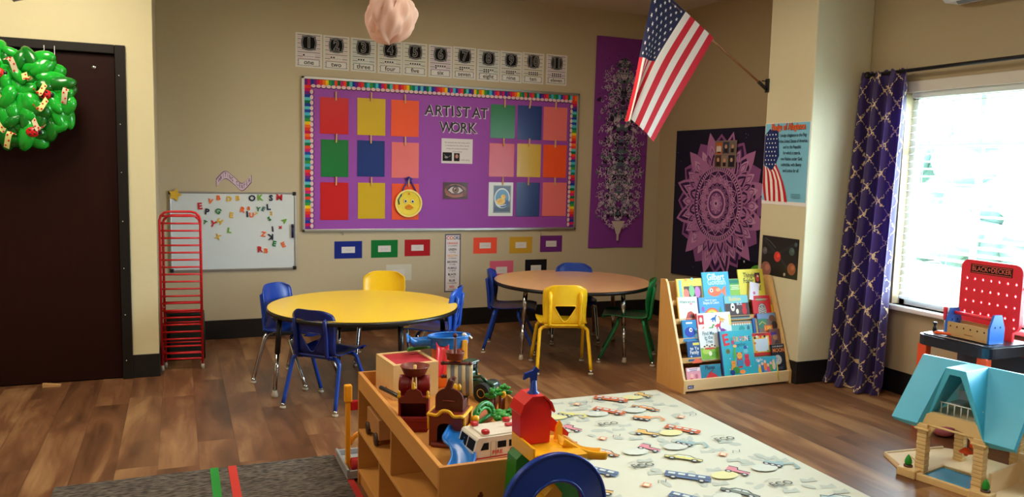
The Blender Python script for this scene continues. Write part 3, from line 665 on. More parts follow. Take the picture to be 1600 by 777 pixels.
for i, (c, x0, x1, z0, z1) in enumerate(PAP):
    side = 'left' if i < 9 else 'right'; j = i % 9; r, q = j//3, j % 3
    colw = ['outer', 'middle', 'inner'][q] if i < 9 else ['inner', 'middle', 'outer'][q]
    lb = 'plain glossy %s sheet in the %s row, %s column of the %s block' % (c, rown[r], colw, side)
    if c == 'white': lb = 'white sheet with a yellow duck picture in the bottom row of the board'
    if i == 8: lb = 'orange sheet behind the yellow paper plate duck in the bottom row'
    sheet('glossy_sheet' if c != 'white' else 'duck_picture', lb, 'paper', x0, x1, z0, z1, YP-.002, PC[c], group='coloured sheets pinned on the purple board', draw=duckpic if c == 'white' else None, gloss=True, tilt=.0)
    if True:
        p = MB(); cx_ = (x0+x1)/2+(.012 if i % 3 == 0 else -.004); rz_ = [.0, .03, -.02, .05, 0][i % 5]+(.15 if i == 10 else 0)
        if i == 8: cx_ = 1.811
        p.bx(-.0052, .0052, -.016, -.010, -.036, .036, PEG, bev=.001); p.bx(-.0052, .0052, -.007, -.001, -.036, .036, PEG, bev=.001)
        p.tube([(-.007, -.008, .006), (.007, -.008, .006)], .0035, STEEL, 8)
        p.build('clothespin', loc=(cx_, YP-.004, z1+.012), rot=(0, rz_, 0), label='wooden clothespin holding the ' + ('duck picture' if c == 'white' else '%s sheet, %s row, %s column, %s block' % (c, rown[r], colw, side)), category='clothespin', group='clothespins on the purple board')
# duck plate, quote card, eye photo
dk = thing('paper_plate_duck', 'round yellow paper plate duck face hanging from a blue ribbon on the board', 'craft', (1.811, YP-.012, 1.093))
p = MB(); p.lathe([(0, 0), (.095, 0), (.118, .010), (.119, .012), (.093, .003), (0, .003)], mat('painted_plate', (240, 214, 60), .6, var=.12, scale=25, bump=.4), mtx=Matrix.Rotation(PI/2, 4, 'X'), seg=36); p.build('plate', dk)
p = MB(); A = Art(p, (0, -.013, 0), lift=0); A.ring(0, 0, .104, .119, (246, 226, 130), 36); A.ell(-.028, .018, .013, .014, (232, 238, 240), 14); A.ell(.034, .016, .013, .014, (232, 238, 240), 14); A.ell(-.028, .018, .008, .009, (24, 22, 22), 12); A.ell(.034, .016, .008, .009, (24, 22, 22), 12)
A.poly([(-.035, -.034), (-.02, -.02), (.0, -.006), (.022, -.018), (.042, -.036), (.02, -.05), (-.012, -.05)], (226, 140, 40)); A.line([(-.032, -.036), (0, -.030), (.04, -.038)], .004, (190, 100, 30)); A.poly([(-.01, .075), (.0, .095), (.012, .076)], (230, 120, 60)); p.build('face', dk, recalc=False)
p = MB(); RIB = plast((22, 40, 150), .4); p.tube([(-.07, -.006, .06), (-.045, -.006, .13), (-.005, -.006, .20), (.004, -.006, .225), (.012, -.006, .20), (.04, -.006, .15), (.07, -.006, .09)], .0055, RIB, 6); p.tube([(-.005, -.006, .20), (-.03, -.006, .21), (0, -.006, .225), (.03, -.006, .208), (.008, -.006, .20)], .006, RIB, 6); p.tube([(-.072, -.006, .06), (-.09, -.006, .03), (-.082, -.006, -.01)], .006, plast((24, 110, 110), .4), 6); p.build('ribbon', dk)
def quote(A, w, h):
    for k, t in enumerate(('"An essential idea with many, and it', 'is translated in her, that it can be', 'always the answer to pictures', 'of yourselves')): A.text(t, 0, h*.34-k*.026, .0165, (60, 60, 70))
    A.rect(-.09, -.05, .085, .075, (34, 34, 38)); A.line([(-.12, -.03), (-.09, -.06), (-.06, -.04)], .006, (120, 120, 124)); A.ell(-.10, -.055, .016, .01, (150, 150, 154), 10); A.rect(-.003, -.052, .052, .07, (40, 30, 40)); A.ell(-.003, -.045, .014, .018, (190, 140, 120), 12); A.text('~ artist quote', .07, -.075, .017, (60, 60, 70))
sheet('quote_card', 'white typed card with two small dark pictures at the middle of the board', 'card', 2.103, 2.389, 1.442, 1.657, YP-.002, (222, 218, 220), draw=quote)
def eye(A, w, h):
    A.ell(0, .0, w*.44, h*.42, (150, 84, 62), 24); A.ell(-.07, .03, .03, .02, (96, 40, 24), 12); A.ell(.085, -.02, .02, .03, (110, 50, 36), 12)
    A.poly([(-.085, .005), (-.05, .04), (0, .052), (.05, .036), (.085, 0), (.04, -.03), (-.03, -.034)], (26, 12, 10)); A.poly([(-.07, .003), (-.04, .03), (0, .038), (.042, .026), (.07, 0), (.03, -.022), (-.03, -.024)], (206, 186, 182))
    A.ell(0, .008, .030, .030, (70, 40, 24), 20); A.ell(0, .008, .022, .022, (140, 96, 60), 18); A.ell(0, .008, .012, .012, (8, 6, 8), 14); A.ell(-.007, .016, .005, .004, (240, 240, 240), 8)
    A.line([(-.10, .045), (-.04, .062), (.03, .060), (.09, .035)], .008, (40, 18, 12)); A.line([(-.09, -.035), (-.02, -.055), (.07, -.045)], .006, (176, 104, 80))
sheet('eye_photograph', 'dark orange photograph of a human eye low on the board', 'photograph', 2.123, 2.351, 1.132, 1.278, YP-.002, (70, 26, 20), draw=eye, gloss=True)

# number cards
NUMX = [(0.982, 2.317), (1.201, 2.313), (1.424, 2.312), (1.648, 2.31), (1.863, 2.31), (2.087, 2.308), (2.305, 2.31), (2.528, 2.306), (2.744, 2.307), (2.96, 2.311), (3.193, 2.313)]
WORDS = 'one two three four five six seven eight nine ten eleven'.split()
STR = [(212, 176, 196), (220, 190, 190), (190, 206, 204), (206, 206, 190), (206, 212, 184), (206, 170, 212), (216, 204, 176), (180, 204, 200), (208, 212, 190), (220, 208, 172), (208, 176, 214)]
for i, (x, z) in enumerate(NUMX):
    def dr(A, w, h, i=i):
        A.rect(0, 0, w*.90, h*.92, STR[i]) if False else None
        for k in range(15): A.rect(0, h*.44-k*h*.062, w*.86, h*.024, tuple(int(v*.72) for v in STR[i]) if k % 2 == 0 else STR[i])
        cy = h*.22
        f = lambda a: 1+.06*math.cos(8*a)
        sq = lambda r, e=.0: [(r*(abs(math.cos(t))**.45)*(1 if math.cos(t) > 0 else -1)*(1+.05*math.cos(8*t)), cy+r*(abs(math.sin(t))**.45)*(1 if math.sin(t) > 0 else -1)*(1+.05*math.cos(8*t))) for t in [2*PI*q/40 for q in range(40)]]
        A.poly(sq(.062), (176, 176, 178)); A.poly(sq(.056), (20, 20, 22)); A.poly(sq(.051), (150, 150, 152)); A.poly(sq(.047), (14, 14, 16))
        A.text(str(i+1), 0, cy-.002, .108, (150, 150, 154), .05, sx=.85); A.text(str(i+1), 0, cy-.002, .108, (44, 44, 48), .002, sx=.85)
        for q in range(10): A.rect(-.04+(q % 5)*.02, -.038-(q//5)*.018, .017, .015, (226, 226, 226)) if q < 10 else None
        for q in range(min(i+1, 10)): A.ell(-.04+(q % 5)*.02, -.038-(q//5)*.018, .0072, .0066, (16, 16, 18), 8)
        A.rect(0, -h*.355, w*.80, h*.19, (120, 120, 122)); A.rect(0, -h*.355, w*.76, h*.165, (226, 226, 224)); A.text(WORDS[i], 0, -h*.35, .052 if i != 10 else .046, (20, 20, 22), .012)
    sheet('number_card', 'number card showing %d and the word %s above the board' % (i+1, WORDS[i]), 'card', x-.105, x+.105, z-.136, z+.136, YB, (220, 220, 216), group='number cards in a row above the board', draw=dr, tilt=math.radians(.4))
# colour cards below
CC = [('blue', 1.186, 0.625, 1.419, 0.771), ('green', 1.496, 0.626, 1.727, 0.777), ('red', 1.788, 0.633, 2.017, 0.777), ('orange', 2.419, 0.642, 2.645, 0.787), ('gold', 2.769, 0.638, 2.995, 0.788), ('purple', 3.076, 0.644, 3.302, 0.797), ('pink', 2.581, 0.400, 2.811, 0.572), ('black', 2.93, 0.41, 3.149, 0.577), ('white', 1.627, 0.423, 1.851, 0.563)]
CCC = {'blue': (24, 40, 128), 'green': (14, 112, 48), 'red': (170, 26, 34), 'orange': (238, 84, 60), 'gold': (196, 152, 44), 'purple': (104, 40, 120), 'pink': (214, 96, 126), 'black': (18, 16, 22), 'white': (204, 200, 184)}
for i, (c, x0, z0, x1, z1) in enumerate(CC):
    def dr(A, w, h, c=c): A.rect(0, 0, w*.48, h*.36, (214, 208, 206)); A.text(c, 0, 0, .028, (190, 186, 186)) if c != 'white' else None
    sheet('colour_card', ('%s paper card with a white label slip low on the back wall' % c) if c != 'white' else 'faint white paper card behind the yellow chair', 'card', x0, x1, z0, z1, YB, CCC[c], group='colour cards under the board', draw=dr)
def strip(A, w, h):
    A.rect(0, 0, w*.86, h*.955, (226, 220, 224)); A.text('CO', -.030, h*.43, .042, (200, 40, 50), .02); A.text('L', .0, h*.43, .042, (230, 170, 40), .02); A.text('ORS', .034, h*.43, .042, (30, 50, 110), .02, sx=.8)
    for k, (t, c, s2) in enumerate((('ORANGE', (216, 80, 40), 'is a pumpkin'), ('GREEN', (40, 44, 44), 'is a frog'), ('YELLOW', (226, 170, 40), 'is a banana'), ('BROWN', (44, 34, 34), 'is a dog'), ('PURPLE', (60, 40, 70), 'is a grape'), ('BLACK', (20, 20, 20), 'is a cat'), ('BLUE', (34, 40, 80), 'is a butterfly'), ('RED', (206, 30, 40), 'is an apple'))):
        z = h*.34-k*.0555; A.text(t, -.004, z, .026, c, .02, sx=.95); A.text(s2, -.002, z-.021, .017, (60, 56, 60), .005)
sheet('colors_chart', 'tall narrow colour words chart between the red and orange cards', 'chart', 2.152, 2.300, .304, .822, YB, (92, 92, 110), draw=strip)
# small hooks
for x, z, wh in ((1.258, .842, 'left'), (3.074, .823, 'right')):
    p = MB(); p.tube([(0, 0, .02), (0, -.012, .012), (.004, -.014, -.006), (-.004, -.006, -.016)], .0028, STEEL, 6); p.ball((0, -.002, .02), .006, STEEL, 8); p.build('wall_hook', loc=(x, YB-.002, z), label='small metal hook on the wall under the board, %s one' % wh, category='hook')

# ------------------------------------------------------------------ whiteboard, magnets, banner
wb = thing('whiteboard', 'white magnetic board in a thin aluminium frame with black corners', 'whiteboard', (.40, YB, .557))
WW, WH = .935, .613
MB().bx(-WW/2, WW/2, -.012, 0, 0, WH, mat('whiteboard_enamel', (212, 220, 222), .22, coat=.3)).build('writing_surface', wb)
f = MB()
for a, b_, c_, d_ in ((-WW/2-.006, -WW/2+.008, 0, WH), (WW/2-.008, WW/2+.006, 0, WH), (-WW/2, WW/2, -.010, .010), (-WW/2, WW/2, WH-.008, WH+.006)): f.bx(a, b_, -.018, 0, c_, d_, STEEL, bev=.003)
f.build('frame', wb)
for sx in (-1, 1):
    for zz in (0, WH): c = MB(); c.box((sx*(WW/2-.006), -.010, zz+(.004 if zz == 0 else -.004)), (.030, .022, .030), BLACKP, bev=.006); c.build('corner_cap', wb)
mk = thing('marker', 'dark blue marker clipped upright at the whiteboard right edge', 'marker', (.845, YB-.028, .86)); 
m_ = MB(); m_.lathe([(0, -.052), (.009, -.052), (.009, .03), (.007, .034), (0, .034)], plast((24, 34, 90), .4), seg=12); m_.build('barrel', mk); m_ = MB(); m_.lathe([(.0, .03), (.0098, .03), (.0098, .056), (.006, .060), (0, .060)], plast((16, 20, 60), .4), seg=12); m_.build('cap', mk)
MAG = [('E', 'red', 0.147, 1.061, 1.2), ('V', 'orange', 0.225, 1.099, 0.9), ('B', 'orange', 0.283, 1.127, 0.9), ('D', 'yellow', 0.363, 1.119, 0.9), ('B', 'yellow', 0.426, 1.125, 0.9), ('O', 'navy', 0.535, 1.126, 1.1), ('K', 'lime', 0.595, 1.13, 1.1), ('S', 'navy', 0.679, 1.128, 1.1), ('M', 'red', 0.744, 1.133, 1.1), ('P', 'navy', 0.198, 1.018, 1.1), ('G', 'green', 0.279, 1.023, 1), ('Y', 'red', 0.241, 0.922, 1.1), ('H', 'yellow', 0.29, 0.941, 1), ('E', 'yellow', 0.377, 0.991, 1), ('R', 'orange', 0.461, 1.034, 1), ('8', 'orange', 0.508, 1.045, 0.7), ('I', 'navy', 0.497, 0.998, 1.1), ('U', 'orange', 0.530, 0.992, .9), ('7', 'yellow', 0.562, 1.002, 0.6), ('Y', 'green', 0.581, 1.039, 0.8), ('E', 'teal', 0.619, 1.041, 0.8), ('L', 'navy', 0.659, 1.055, 1.1), ('2', 'yellow', 0.68, 1.005, 0.7), ('S', 'green', 0.666, 0.961, 0.8), ('A', 'lime', 0.782, 0.946, 0.9), ('I', 'navy', 0.691, 0.878, 1), ('+', 'red', 0.749, 0.891, 0.9), ('Z', 'orange', 0.62, 0.838, 0.9), ('K', 'navy', 0.676, 0.818, 1.1), ('E', 'green', 0.702, 0.76, 1), ('E', 'orange', 0.774, 0.75, 1), ('R', 'red', 0.590, 0.715, 1.1), ('B', 'orange', 0.637, 0.703, 0.9), ('L', 'lime', 0.361, 0.871, 1), ('X', 'yellow', 0.275, 0.821, 0.9), ('T', 'green', 0.182, 0.935, 0.7)]
MC = {'red': (196, 24, 40), 'orange': (240, 104, 40), 'yellow': (222, 178, 50), 'navy': (18, 32, 62), 'lime': (110, 170, 50), 'green': (20, 120, 60), 'teal': (50, 110, 110)}
ROT = {1: .2, 4: 0, 10: .5, 11: .35, 12: .5, 13: .1, 14: .25, 18: .6, 20: .4, 23: -.5, 24: .9, 26: .75, 27: .2, 28: PI, 29: .2, 30: -.4, 33: .1, 34: .4, 35: .5}
EXTRA = {0: 'at the upper left', 2: 'in the top row', 4: 'in the top row', 11: 'at the left', 13: 'left of centre', 16: 'beside the orange U', 19: 'near the top centre', 21: 'near the top', 25: 'above the navy K', 33: 'alone at lower left', 31: 'at the bottom', 32: 'touching the red R', 29: 'at lower right', 30: 'at lower right corner', 20: 'near the top centre', 6: 'in the top row', 28: 'at lower right, upside down'}
for i, (ch, c, x, z, s) in enumerate(MAG):
    mb = MB(); V, Fc = glyphs(ch, .035); sz = .058*s; M_ = plast(MC[c], .35)
    A0 = [mb.bm.verts.new((a*sz, 0, b*sz)) for a, b in V]; A1 = [mb.bm.verts.new((a*sz, -.007, b*sz)) for a, b in V]; fs = []; cnt = {}
    for f in Fc:
        fs.append(mb.bm.faces.new([A1[k] for k in f])); fs.append(mb.bm.faces.new([A0[k] for k in f[::-1]]))
        for k in range(len(f)):
            e_ = (f[k], f[(k+1) % len(f)]); cnt[tuple(sorted(e_))] = cnt.get(tuple(sorted(e_)), []) + [e_]
    for k, v in cnt.items():
        if len(v) == 1: a, b_ = v[0]; fs.append(mb.bm.faces.new((A1[b_], A1[a], A0[a], A0[b_])))
    mb._fin(fs, M_)
    word = {'+': 'plus sign', '8': 'number 8', '7': 'number 7', '2': 'number 2'}.get(ch, 'letter '+ch)
    mb.build('letter_magnet', loc=(x, YB-.0125, z), rot=(0, ROT.get(i, (i % 5-2)*.05), 0), label='%s plastic %s magnet on the whiteboard%s' % (c, word, ' '+EXTRA[i] if i in EXTRA else ''), category='magnet', group='letter magnets on the whiteboard')
so = MB(); so.prism([(0.052*(1 if k % 2 == 0 else .55)*math.cos(PI/2+k*PI/5), .052*(1 if k % 2 == 0 else .55)*math.sin(PI/2+k*PI/5)) for k in range(10)], 0, -.003, paper((222, 178, 60)), fr=(Vector((0, 0, 0)), Vector((1, 0, 0)), Vector((0, 0, 1)), Vector((0, 1, 0)))); so.build('paper_star', loc=(-.030, YB-.02, 1.150), rot=(0, .3, 0), label='yellow paper star on the whiteboard upper left corner', category='star')
# wavy WRITING CENTER banner
TOP = [(-.133, .03), (-.067, .093), (0, .049), (.063, 0), (.132, .067)]
def wv(u): 
    P = catmull([Vector((a, b, 0)) for a, b in TOP], 10); k = min(len(P)-1, max(0, u*(len(P)-1))); i = int(min(k, len(P)-2)); return P[i].lerp(P[i+1], k-i)
mb = MB(); WPUR = (96, 40, 110)
for (d0, d1, c, dy) in ((-.062, .0, WPUR, 0), (-.057, -.005, (214, 190, 206), -.001)):
    Vt = [(mb.bm.verts.new((wv(i/40).x*(1 if dy == 0 else .97), dy, wv(i/40).y+d1)), mb.bm.verts.new((wv(i/40).x*(1 if dy == 0 else .97), dy, wv(i/40).y+d0))) for i in range(41)]
    mb._fin([mb.bm.faces.new((Vt[i][0], Vt[i][1], Vt[i+1][1], Vt[i+1][0])) for i in range(40)], paper(c))
A = Art(mb, (0, -.0016, 0), lift=0, warp=lambda a, b, h: Vector((a, -.0016-h, wv((a+.133)/.265).y-.031+b)))
for k, ch in enumerate('WRITING'): A.text(ch, -.112+k*.0165+(.003 if k < 1 else 0), 0, .046, (34, 40, 84), .01, sx=.42)
for k, ch in enumerate('CENTER'): A.text(ch, .022+k*.0185, 0, .046, (34, 40, 84), .01, sx=.46)
mb.build('writing_center_sign', loc=(.401, YB-.0015, 1.246), recalc=False, label='wavy paper sign reading WRITING CENTER above the whiteboard', category='sign')

# ------------------------------------------------------------------ hangings: long purple banner with a mirrored ink pattern
def banner_art(A, w, h):
    rnd = random.Random(7); INK, GR, LI = (44, 34, 56), (92, 108, 118), (206, 186, 206)
    def blob(x, y, r, c, wd=0):
        n = rnd.randint(5, 8); a0 = rnd.random()*6; P = [(r*rnd.uniform(.35, 1.15)*math.cos(a0+2*PI*k/n), r*rnd.uniform(.35, 1.15)*math.sin(a0+2*PI*k/n)) for k in range(n)]
        for sx in (1, -1): A.poly([(sx*(x+a), y+b) for a, b in P], c)
    def swirl(x, y, r, c, wd):
        a0 = rnd.random()*6; dr_ = rnd.choice((-1, 1)); P = [(r*(1-.09*k)*math.cos(a0+dr_*k*.55), r*(1-.09*k)*math.sin(a0+dr_*k*.55)) for k in range(9)]
        for sx in (1, -1): A.line([(sx*(x+a), y+b) for a, b in P], wd, c)
    A.step = .0000015
    for k in range(520):
        y = rnd.uniform(-.36*h, .40*h); t = (y/h+.36)/.76; env = w*(.12+.22*math.sin(min(1, max(0, (1-t)*1.25))*PI*.62+.25)) * (1 if t < .9 else .6); x = abs(rnd.gauss(0, .5))*env
        if x > w*.43: continue
        c = rnd.choice((INK, INK, GR, LI, GR)); (blob if rnd.random() < .45 else swirl)(x, y, rnd.uniform(.010, .034), c, rnd.uniform(.003, .006)) if True else 0
        if False: pass
    for k in range(260):
        y = rnd.uniform(-.34*h, .36*h); x = rnd.uniform(.05, .38)*w; swirl(x, y, rnd.uniform(.012, .03), LI, .004)
    for k in range(110):
        y = rnd.uniform(-.33*h, .45*h); x = rnd.uniform(.0, .44)*w; blob(x, y, rnd.uniform(.003, .008), INK)
    # pale vessel shape at the foot
    A.poly([(-.075, -.37*h), (.075, -.37*h), (.04, -.40*h), (.022, -.43*h), (.012, -.435*h), (.010, -.465*h), (-.010, -.465*h), (-.012, -.435*h), (-.022, -.43*h), (-.04, -.40*h)], (196, 180, 172))
    for k in range(16): swirl(.05+k*.0085, (-.40+.0030*k+rnd.uniform(-.012, .012))*h, .022, (200, 176, 200), .004)
def drawtext(A, f, w, h): f(A, w, h)
_b = MB(); bw2, bh2 = .60, 1.98
_b.grid(lambda a, b: Vector((-bw2/2+bw2*a+.025*(b-.5), -.003-.004*math.sin(a*9+b*5)*(1), -bh2/2+bh2*b)), 10, 24, mat('purple_banner_cloth', (126, 48, 142), .8, var=.06, scale=4))
A = Art(_b, (0, 0, 0), lift=.0004, warp=lambda a, b, h: Vector((a+.025*(b/bh2), -.0088-h*8, b))); banner_art(A, bw2, bh2)
_b.build('purple_banner', loc=(3.885, YB-.006, 1.665), recalc=False, label='long purple cloth banner with a mirrored black and silver ink pattern', category='banner')

# ------------------------------------------------------------------ mandala tapestry on the right wall
TW, TH = 1.22, 1.29
tp = MB(); NAVY_C = mat('midnight_cloth', (18, 12, 44), .85, var=.1, scale=5)
TC = Vector((XR-.012, 5.72, 1.15))
def tapw(a, b, h=0.0):   # a to the right in the picture (towards -Y), b up
    sag = -.055*(1 if b < 0 else 0)*(abs(b)/(TH/2))**2*max(0, 1-abs(a+.62)*.9)
    return Vector((-.002-.003*math.sin(a*8)-h, -a, b+sag))
tp.grid(lambda s, t: tapw(-TW/2+TW*s, -TH/2+TH*t), 14, 14, NAVY_C, closeu=False)
A = Art(tp, (0, 0, 0), lift=.003, step=.00004, warp=lambda a, b, h: tapw(a, b, h))
PK, PK2, DK2, PK3 = (186, 124, 178), (212, 160, 204), (62, 34, 82), (150, 90, 150)
ox, oy = .065, -.0; RYY = 1.0
def petals(n, r0, r1, hw, c, c2, rot=0, ptd=True):
    for i in range(n):
        a = rot+2*PI*i/n
        def Q(r, o): return (ox+r*math.cos(a)-o*math.sin(a), oy+r*math.sin(a)+o*math.cos(a))
        S = [Q(r0, -hw*.55), Q(r0+(r1-r0)*.35, -hw), Q(r0+(r1-r0)*.7, -hw*.6), Q(r1, 0), Q(r0+(r1-r0)*.7, hw*.6), Q(r0+(r1-r0)*.35, hw), Q(r0, hw*.55)]
        A.poly(S, c); k = .74
        S2 = [Q(r0+(r-r0)*1, o*k) for r, o in ((r0, -hw*.5), (r0+(r1-r0)*.33, -hw), (r0+(r1-r0)*.62, -hw*.55), (r0+(r1-r0)*.86, 0), (r0+(r1-r0)*.62, hw*.55), (r0+(r1-r0)*.33, hw), (r0, hw*.5))]
        A.poly(S2, c2)
        S3 = [Q(r0+(r1-r0)*f_, o*.42) for f_, o in ((0, -hw*.5), (.3, -hw), (.5, -hw*.5), (.68, 0), (.5, hw*.5), (.3, hw), (0, hw*.5))]
        A.poly(S3, c); A.line([Q(r0, 0), Q(r0+(r1-r0)*.6, 0)], .004, c2)
A.ring(ox, oy, .30, .47, PK3, 64); petals(12, .40, .60, .125, PK3, DK2, 0); petals(12, .36, .635, .085, PK, DK2, PI/12); petals(24, .40, .52, .040, PK2, PK3, 0)
petals(24, .36, .47, .038, PK, DK2, PI/24); petals(16, .30, .455, .066, PK, DK2, PI/16)
A.ring(ox, oy, .0, .335, DK2, 72); A.ring(ox, oy, .318, .338, PK, 72); 
for i in range(72): a = 2*PI*i/72; A.rect(ox+.303*math.cos(a), oy+.303*math.sin(a), .024, .013, PK2, a)
A.ring(ox, oy, .278, .290, PK, 72); petals(16, .20, .278, .046, PK, DK2, 0); petals(16, .19, .25, .03, PK2, PK3, PI/16)
A.ring(ox, oy, .0, .195, PK, 64, f=lambda a: 1+.04*math.cos(16*a)); A.ring(ox, oy, .0, .176, DK2, 64, f=lambda a: 1+.03*math.cos(16*a)); petals(16, .12, .178, .026, PK, DK2, 0)
A.ring(ox, oy, .0, .128, PK3, 64); A.ring(ox, oy, .112, .128, PK2, 64); A.ring(ox, oy, .094, .103, DK2, 64); petals(8, .02, .09, .024, PK2, PK3, 0); A.ring(ox, oy, .0, .03, PK2, 24); A.ring(ox, oy, .0, .014, DK2, 16)
random.seed(3)
for i in range(60):
    a, b = random.uniform(-.58, .58), random.uniform(-.6, .6)
    if math.hypot(a-ox, b) > .64 or True: 
        if math.hypot(a-ox, b) > .63: A.ell(a, b, .004, .004, (110, 120, 170), 6)
tp.build('mandala_tapestry', loc=TC, recalc=False, label='dark navy wall tapestry with a large pink mandala on the right wall', category='tapestry')
def wallsheet_x(name, label, cat, X, y_left, y_right, z0, z1, c, draw, gloss=False, **k):
    """a sheet on a surface facing -X; y_left is the end shown at the left"""
    w, h = y_left-y_right, z1-z0; mb = MB(); mb.bx(-.0012, 0, -w/2, w/2, -h/2, h/2, paper(c, gloss)); draw(Art(mb, (-.0012, 0, 0), (0, -1, 0), (0, 0, 1), lift=.0004, gloss=gloss), w, h)
    return mb.build(name, loc=(X, (y_left+y_right)/2, (z0+z1)/2), recalc=False, label=label, category=cat, **k)
def photos(A, w, h):
    for i, (x, y, c) in enumerate(((-.30, .22, (210, 110, 50)), (.02, .24, (60, 70, 90)), (.32, .24, (120, 116, 110)), (-.32, -.24, (90, 60, 50)), (-.02, -.26, (150, 130, 116)), (.3, -.24, (40, 44, 60)))):
        A.rect(x*w, y*h, w*.28, h*.42, c); A.ell(x*w, (y+.04)*h, w*.06, h*.08, (206, 160, 130), 10); A.rect(x*w, (y-.1)*h, w*.14, h*.14, (34, 30, 36))
    A.rect(-.30*w, .2*h, w*.22, h*.2, (230, 220, 214))
wallsheet_x('photo_collage_card', 'small collage of portrait photographs at the top of the mandala tapestry', 'photo collage', XR-.034, 5.718, 5.426, 1.455, 1.690, (136, 120, 112), photos, gloss=True)
def planets0(A, w, h): A.ell(.05, -.02, .12, .13, (96, 170, 50), 26); A.ell(.02, .02, .05, .04, (140, 196, 70), 14); A.ell(-.12, .12, .01, .01, (210, 210, 220), 8)
wallsheet_x('space_poster', 'black poster with a bright green planet behind the book display', 'poster', XR-.03, 5.34, 4.94, .44, .70, (14, 12, 22), planets0)
def flagpic(A, x0, y0, w, h):
    pass
def pledge(A, w, h):
    A.step = .00006
    A.rect(0, .02*h, w*.98, h*.95, (126, 190, 218))
    # flag sweeping down the left side
    L = -w/2+.005
    A.poly([(L, h*.36), (L+.045, h*.43), (L+.13, h*.40), (L+.15, h*.10), (L+.10, -.05*h), (L, -.02*h)], (30, 44, 100))
    for i in range(6):
        for j in range(5):
            A.ell(L+.016+j*.026+(i % 2)*.012, h*(.36-.068*i)+j*.004, .0052, .006, (225, 228, 235), 6)
    lc = [(L, -.02*h), (L, -.12*h), (L, -.25*h), (L+.012, -.36*h), (L+.03, -.46*h)]; rc = [(L+.125, .0*h), (L+.165, -.10*h), (L+.205, -.22*h), (L+.235, -.34*h), (L+.255, -.46*h)]
    mid = [(L+.055, -.06*h), (L+.085, -.10*h), (L+.11, -.2*h), (L+.12, -.33*h), (L+.125, -.46*h)]
    for k in range(9):
        g = lambda f, i: ((lc[i][0]*(1-2*f)+mid[i][0]*2*f, lc[i][1]*(1-2*f)+mid[i][1]*2*f) if f < .5 else (mid[i][0]*(2-2*f)+rc[i][0]*(2*f-1), mid[i][1]*(2-2*f)+rc[i][1]*(2*f-1)))
        A.poly([g(k/9, i) for i in range(5)]+[g((k+1)/9, i) for i in range(4, -1, -1)], (190, 30, 44) if k % 2 == 0 else (232, 226, 222))
    A.poly([(L, h*.36), (L+.045, h*.43), (L+.13, h*.40), (L+.15, h*.10), (L+.125, .0), (L+.085, -.08*h), (L+.05, -.05*h), (L, -.0*h)], (30, 44, 100))
    for i in range(8):
        for j in range(4): A.ell(L+.018+j*.030+(i % 2)*.012, h*(.36-.052*i), .0055, .006, (225, 228, 235), 6)
    A.text('Pledge of Allegiance', .015, h*.445, .066, (120, 30, 30), .03, sx=.62); A.text('Pledge of Allegiance', .012, h*.447, .066, (232, 110, 50), .012, sx=.62)
    for k, t in enumerate(('I pledge allegiance to the Flag', 'of the United States of America', 'and to the Republic', 'for which it stands,', 'one Nation under God,', 'indivisible, with liberty', 'and justice for all.')): A.text(t, .062, h*.345-k*.040, .031, (20, 28, 50), .016, sx=.70)
    for k in range(3): A.rect(.12, -h*.36-k*.012, .09, .004, (96, 150, 168))
wallsheet_x('pledge_poster', 'light blue Pledge of Allegiance poster with a waving flag on the pillar', 'poster', XP-.001, 4.545, 4.108, 1.205, 1.769, (232, 226, 226), pledge)
def planets(A, w, h):
    A.line([(-.18, .12), (0, 0), (.12, -.10)], .02, (38, 44, 46)); A.line([(-.16, .02), (.0, .03), (.14, .10)], .016, (34, 38, 42)); A.line([(-.15, .12), (-.10, .10), (-.04, .06)], .006, (90, 94, 96))
    for x, y, r, c in ((-.02, .0, .036, (206, 60, 52)), (-.15, .03, .026, (92, 86, 92)), (-.13, -.10, .055, (150, 96, 84)), (.125, -.07, .042, (150, 84, 62)), (.12, .05, .028, (70, 88, 84)), (.155, .10, .016, (66, 84, 90)), (.06, -.115, .012, (160, 150, 140))):
        A.ell(x, y, r*.95, r, c, 20); A.ell(x+r*.25, y+r*.25, r*.45, r*.4, tuple(min(255, int(v*1.25)) for v in c), 12, .5)
wallsheet_x('planet_poster', 'black poster of coloured planets on the pillar below the blue poster', 'poster', XP-.001, 4.512, 4.148, .705, .982, (22, 22, 24), planets, gloss=True)

# ------------------------------------------------------------------ flag on its slanted pole
PW = mat('flag_pole_wood', (150, 100, 60), .4); bk_ = thing('flag_pole', 'slanted brown wooden flag pole fixed by a black bracket to the pillar', 'flag pole', (XP, 4.548, 2.035))
BKM = mat('black_bracket', (16, 16, 18), .4); m_ = MB(); m_.box((-.006, 0, .0), (.012, .035, .095), BKM, bev=.003); m_.tube([(-.008, 0, -.028), (-.085, 0, .022)], .012, BKM, 10); m_.tube([(-.01, 0, .03), (-.055, 0, .03)], .004, BKM, 6); m_.build('bracket', bk_)
PD = Vector((-.495, 0, .308)).normalized()
m_ = MB(); m_.tube([Vector((-.03, 0, -.012)), Vector((-.03, 0, -.012))+PD*1.24], .0075, PW, 8); m_.ball(Vector((-.03, 0, -.012))+PD*1.25, .016, mat('gold_finial', (196, 150, 60), .3, metal=.8), 10); m_.build('pole', bk_)
def L2(a, b, t): return a+(b-a)*t
FY = 4.54
pA, pA1, pA2, pC = Vector((3.355, 0, 2.325)), Vector((3.218, 0, 2.099)), Vector((3.053, 0, 1.836)), Vector((2.913, 0, 1.61))
pM, pN, pN2, pO = Vector((3.12, 0, 2.475)), Vector((2.925, 0, 2.183)), Vector((2.820, 0, 1.97)), Vector((2.735, 0, 1.755))
pB, pL, pL3, pDd = Vector((2.875, 0, 2.628)), Vector((2.792, 0, 2.214)), Vector((2.755, 0, 1.97)), Vector((2.708, 0, 1.737))
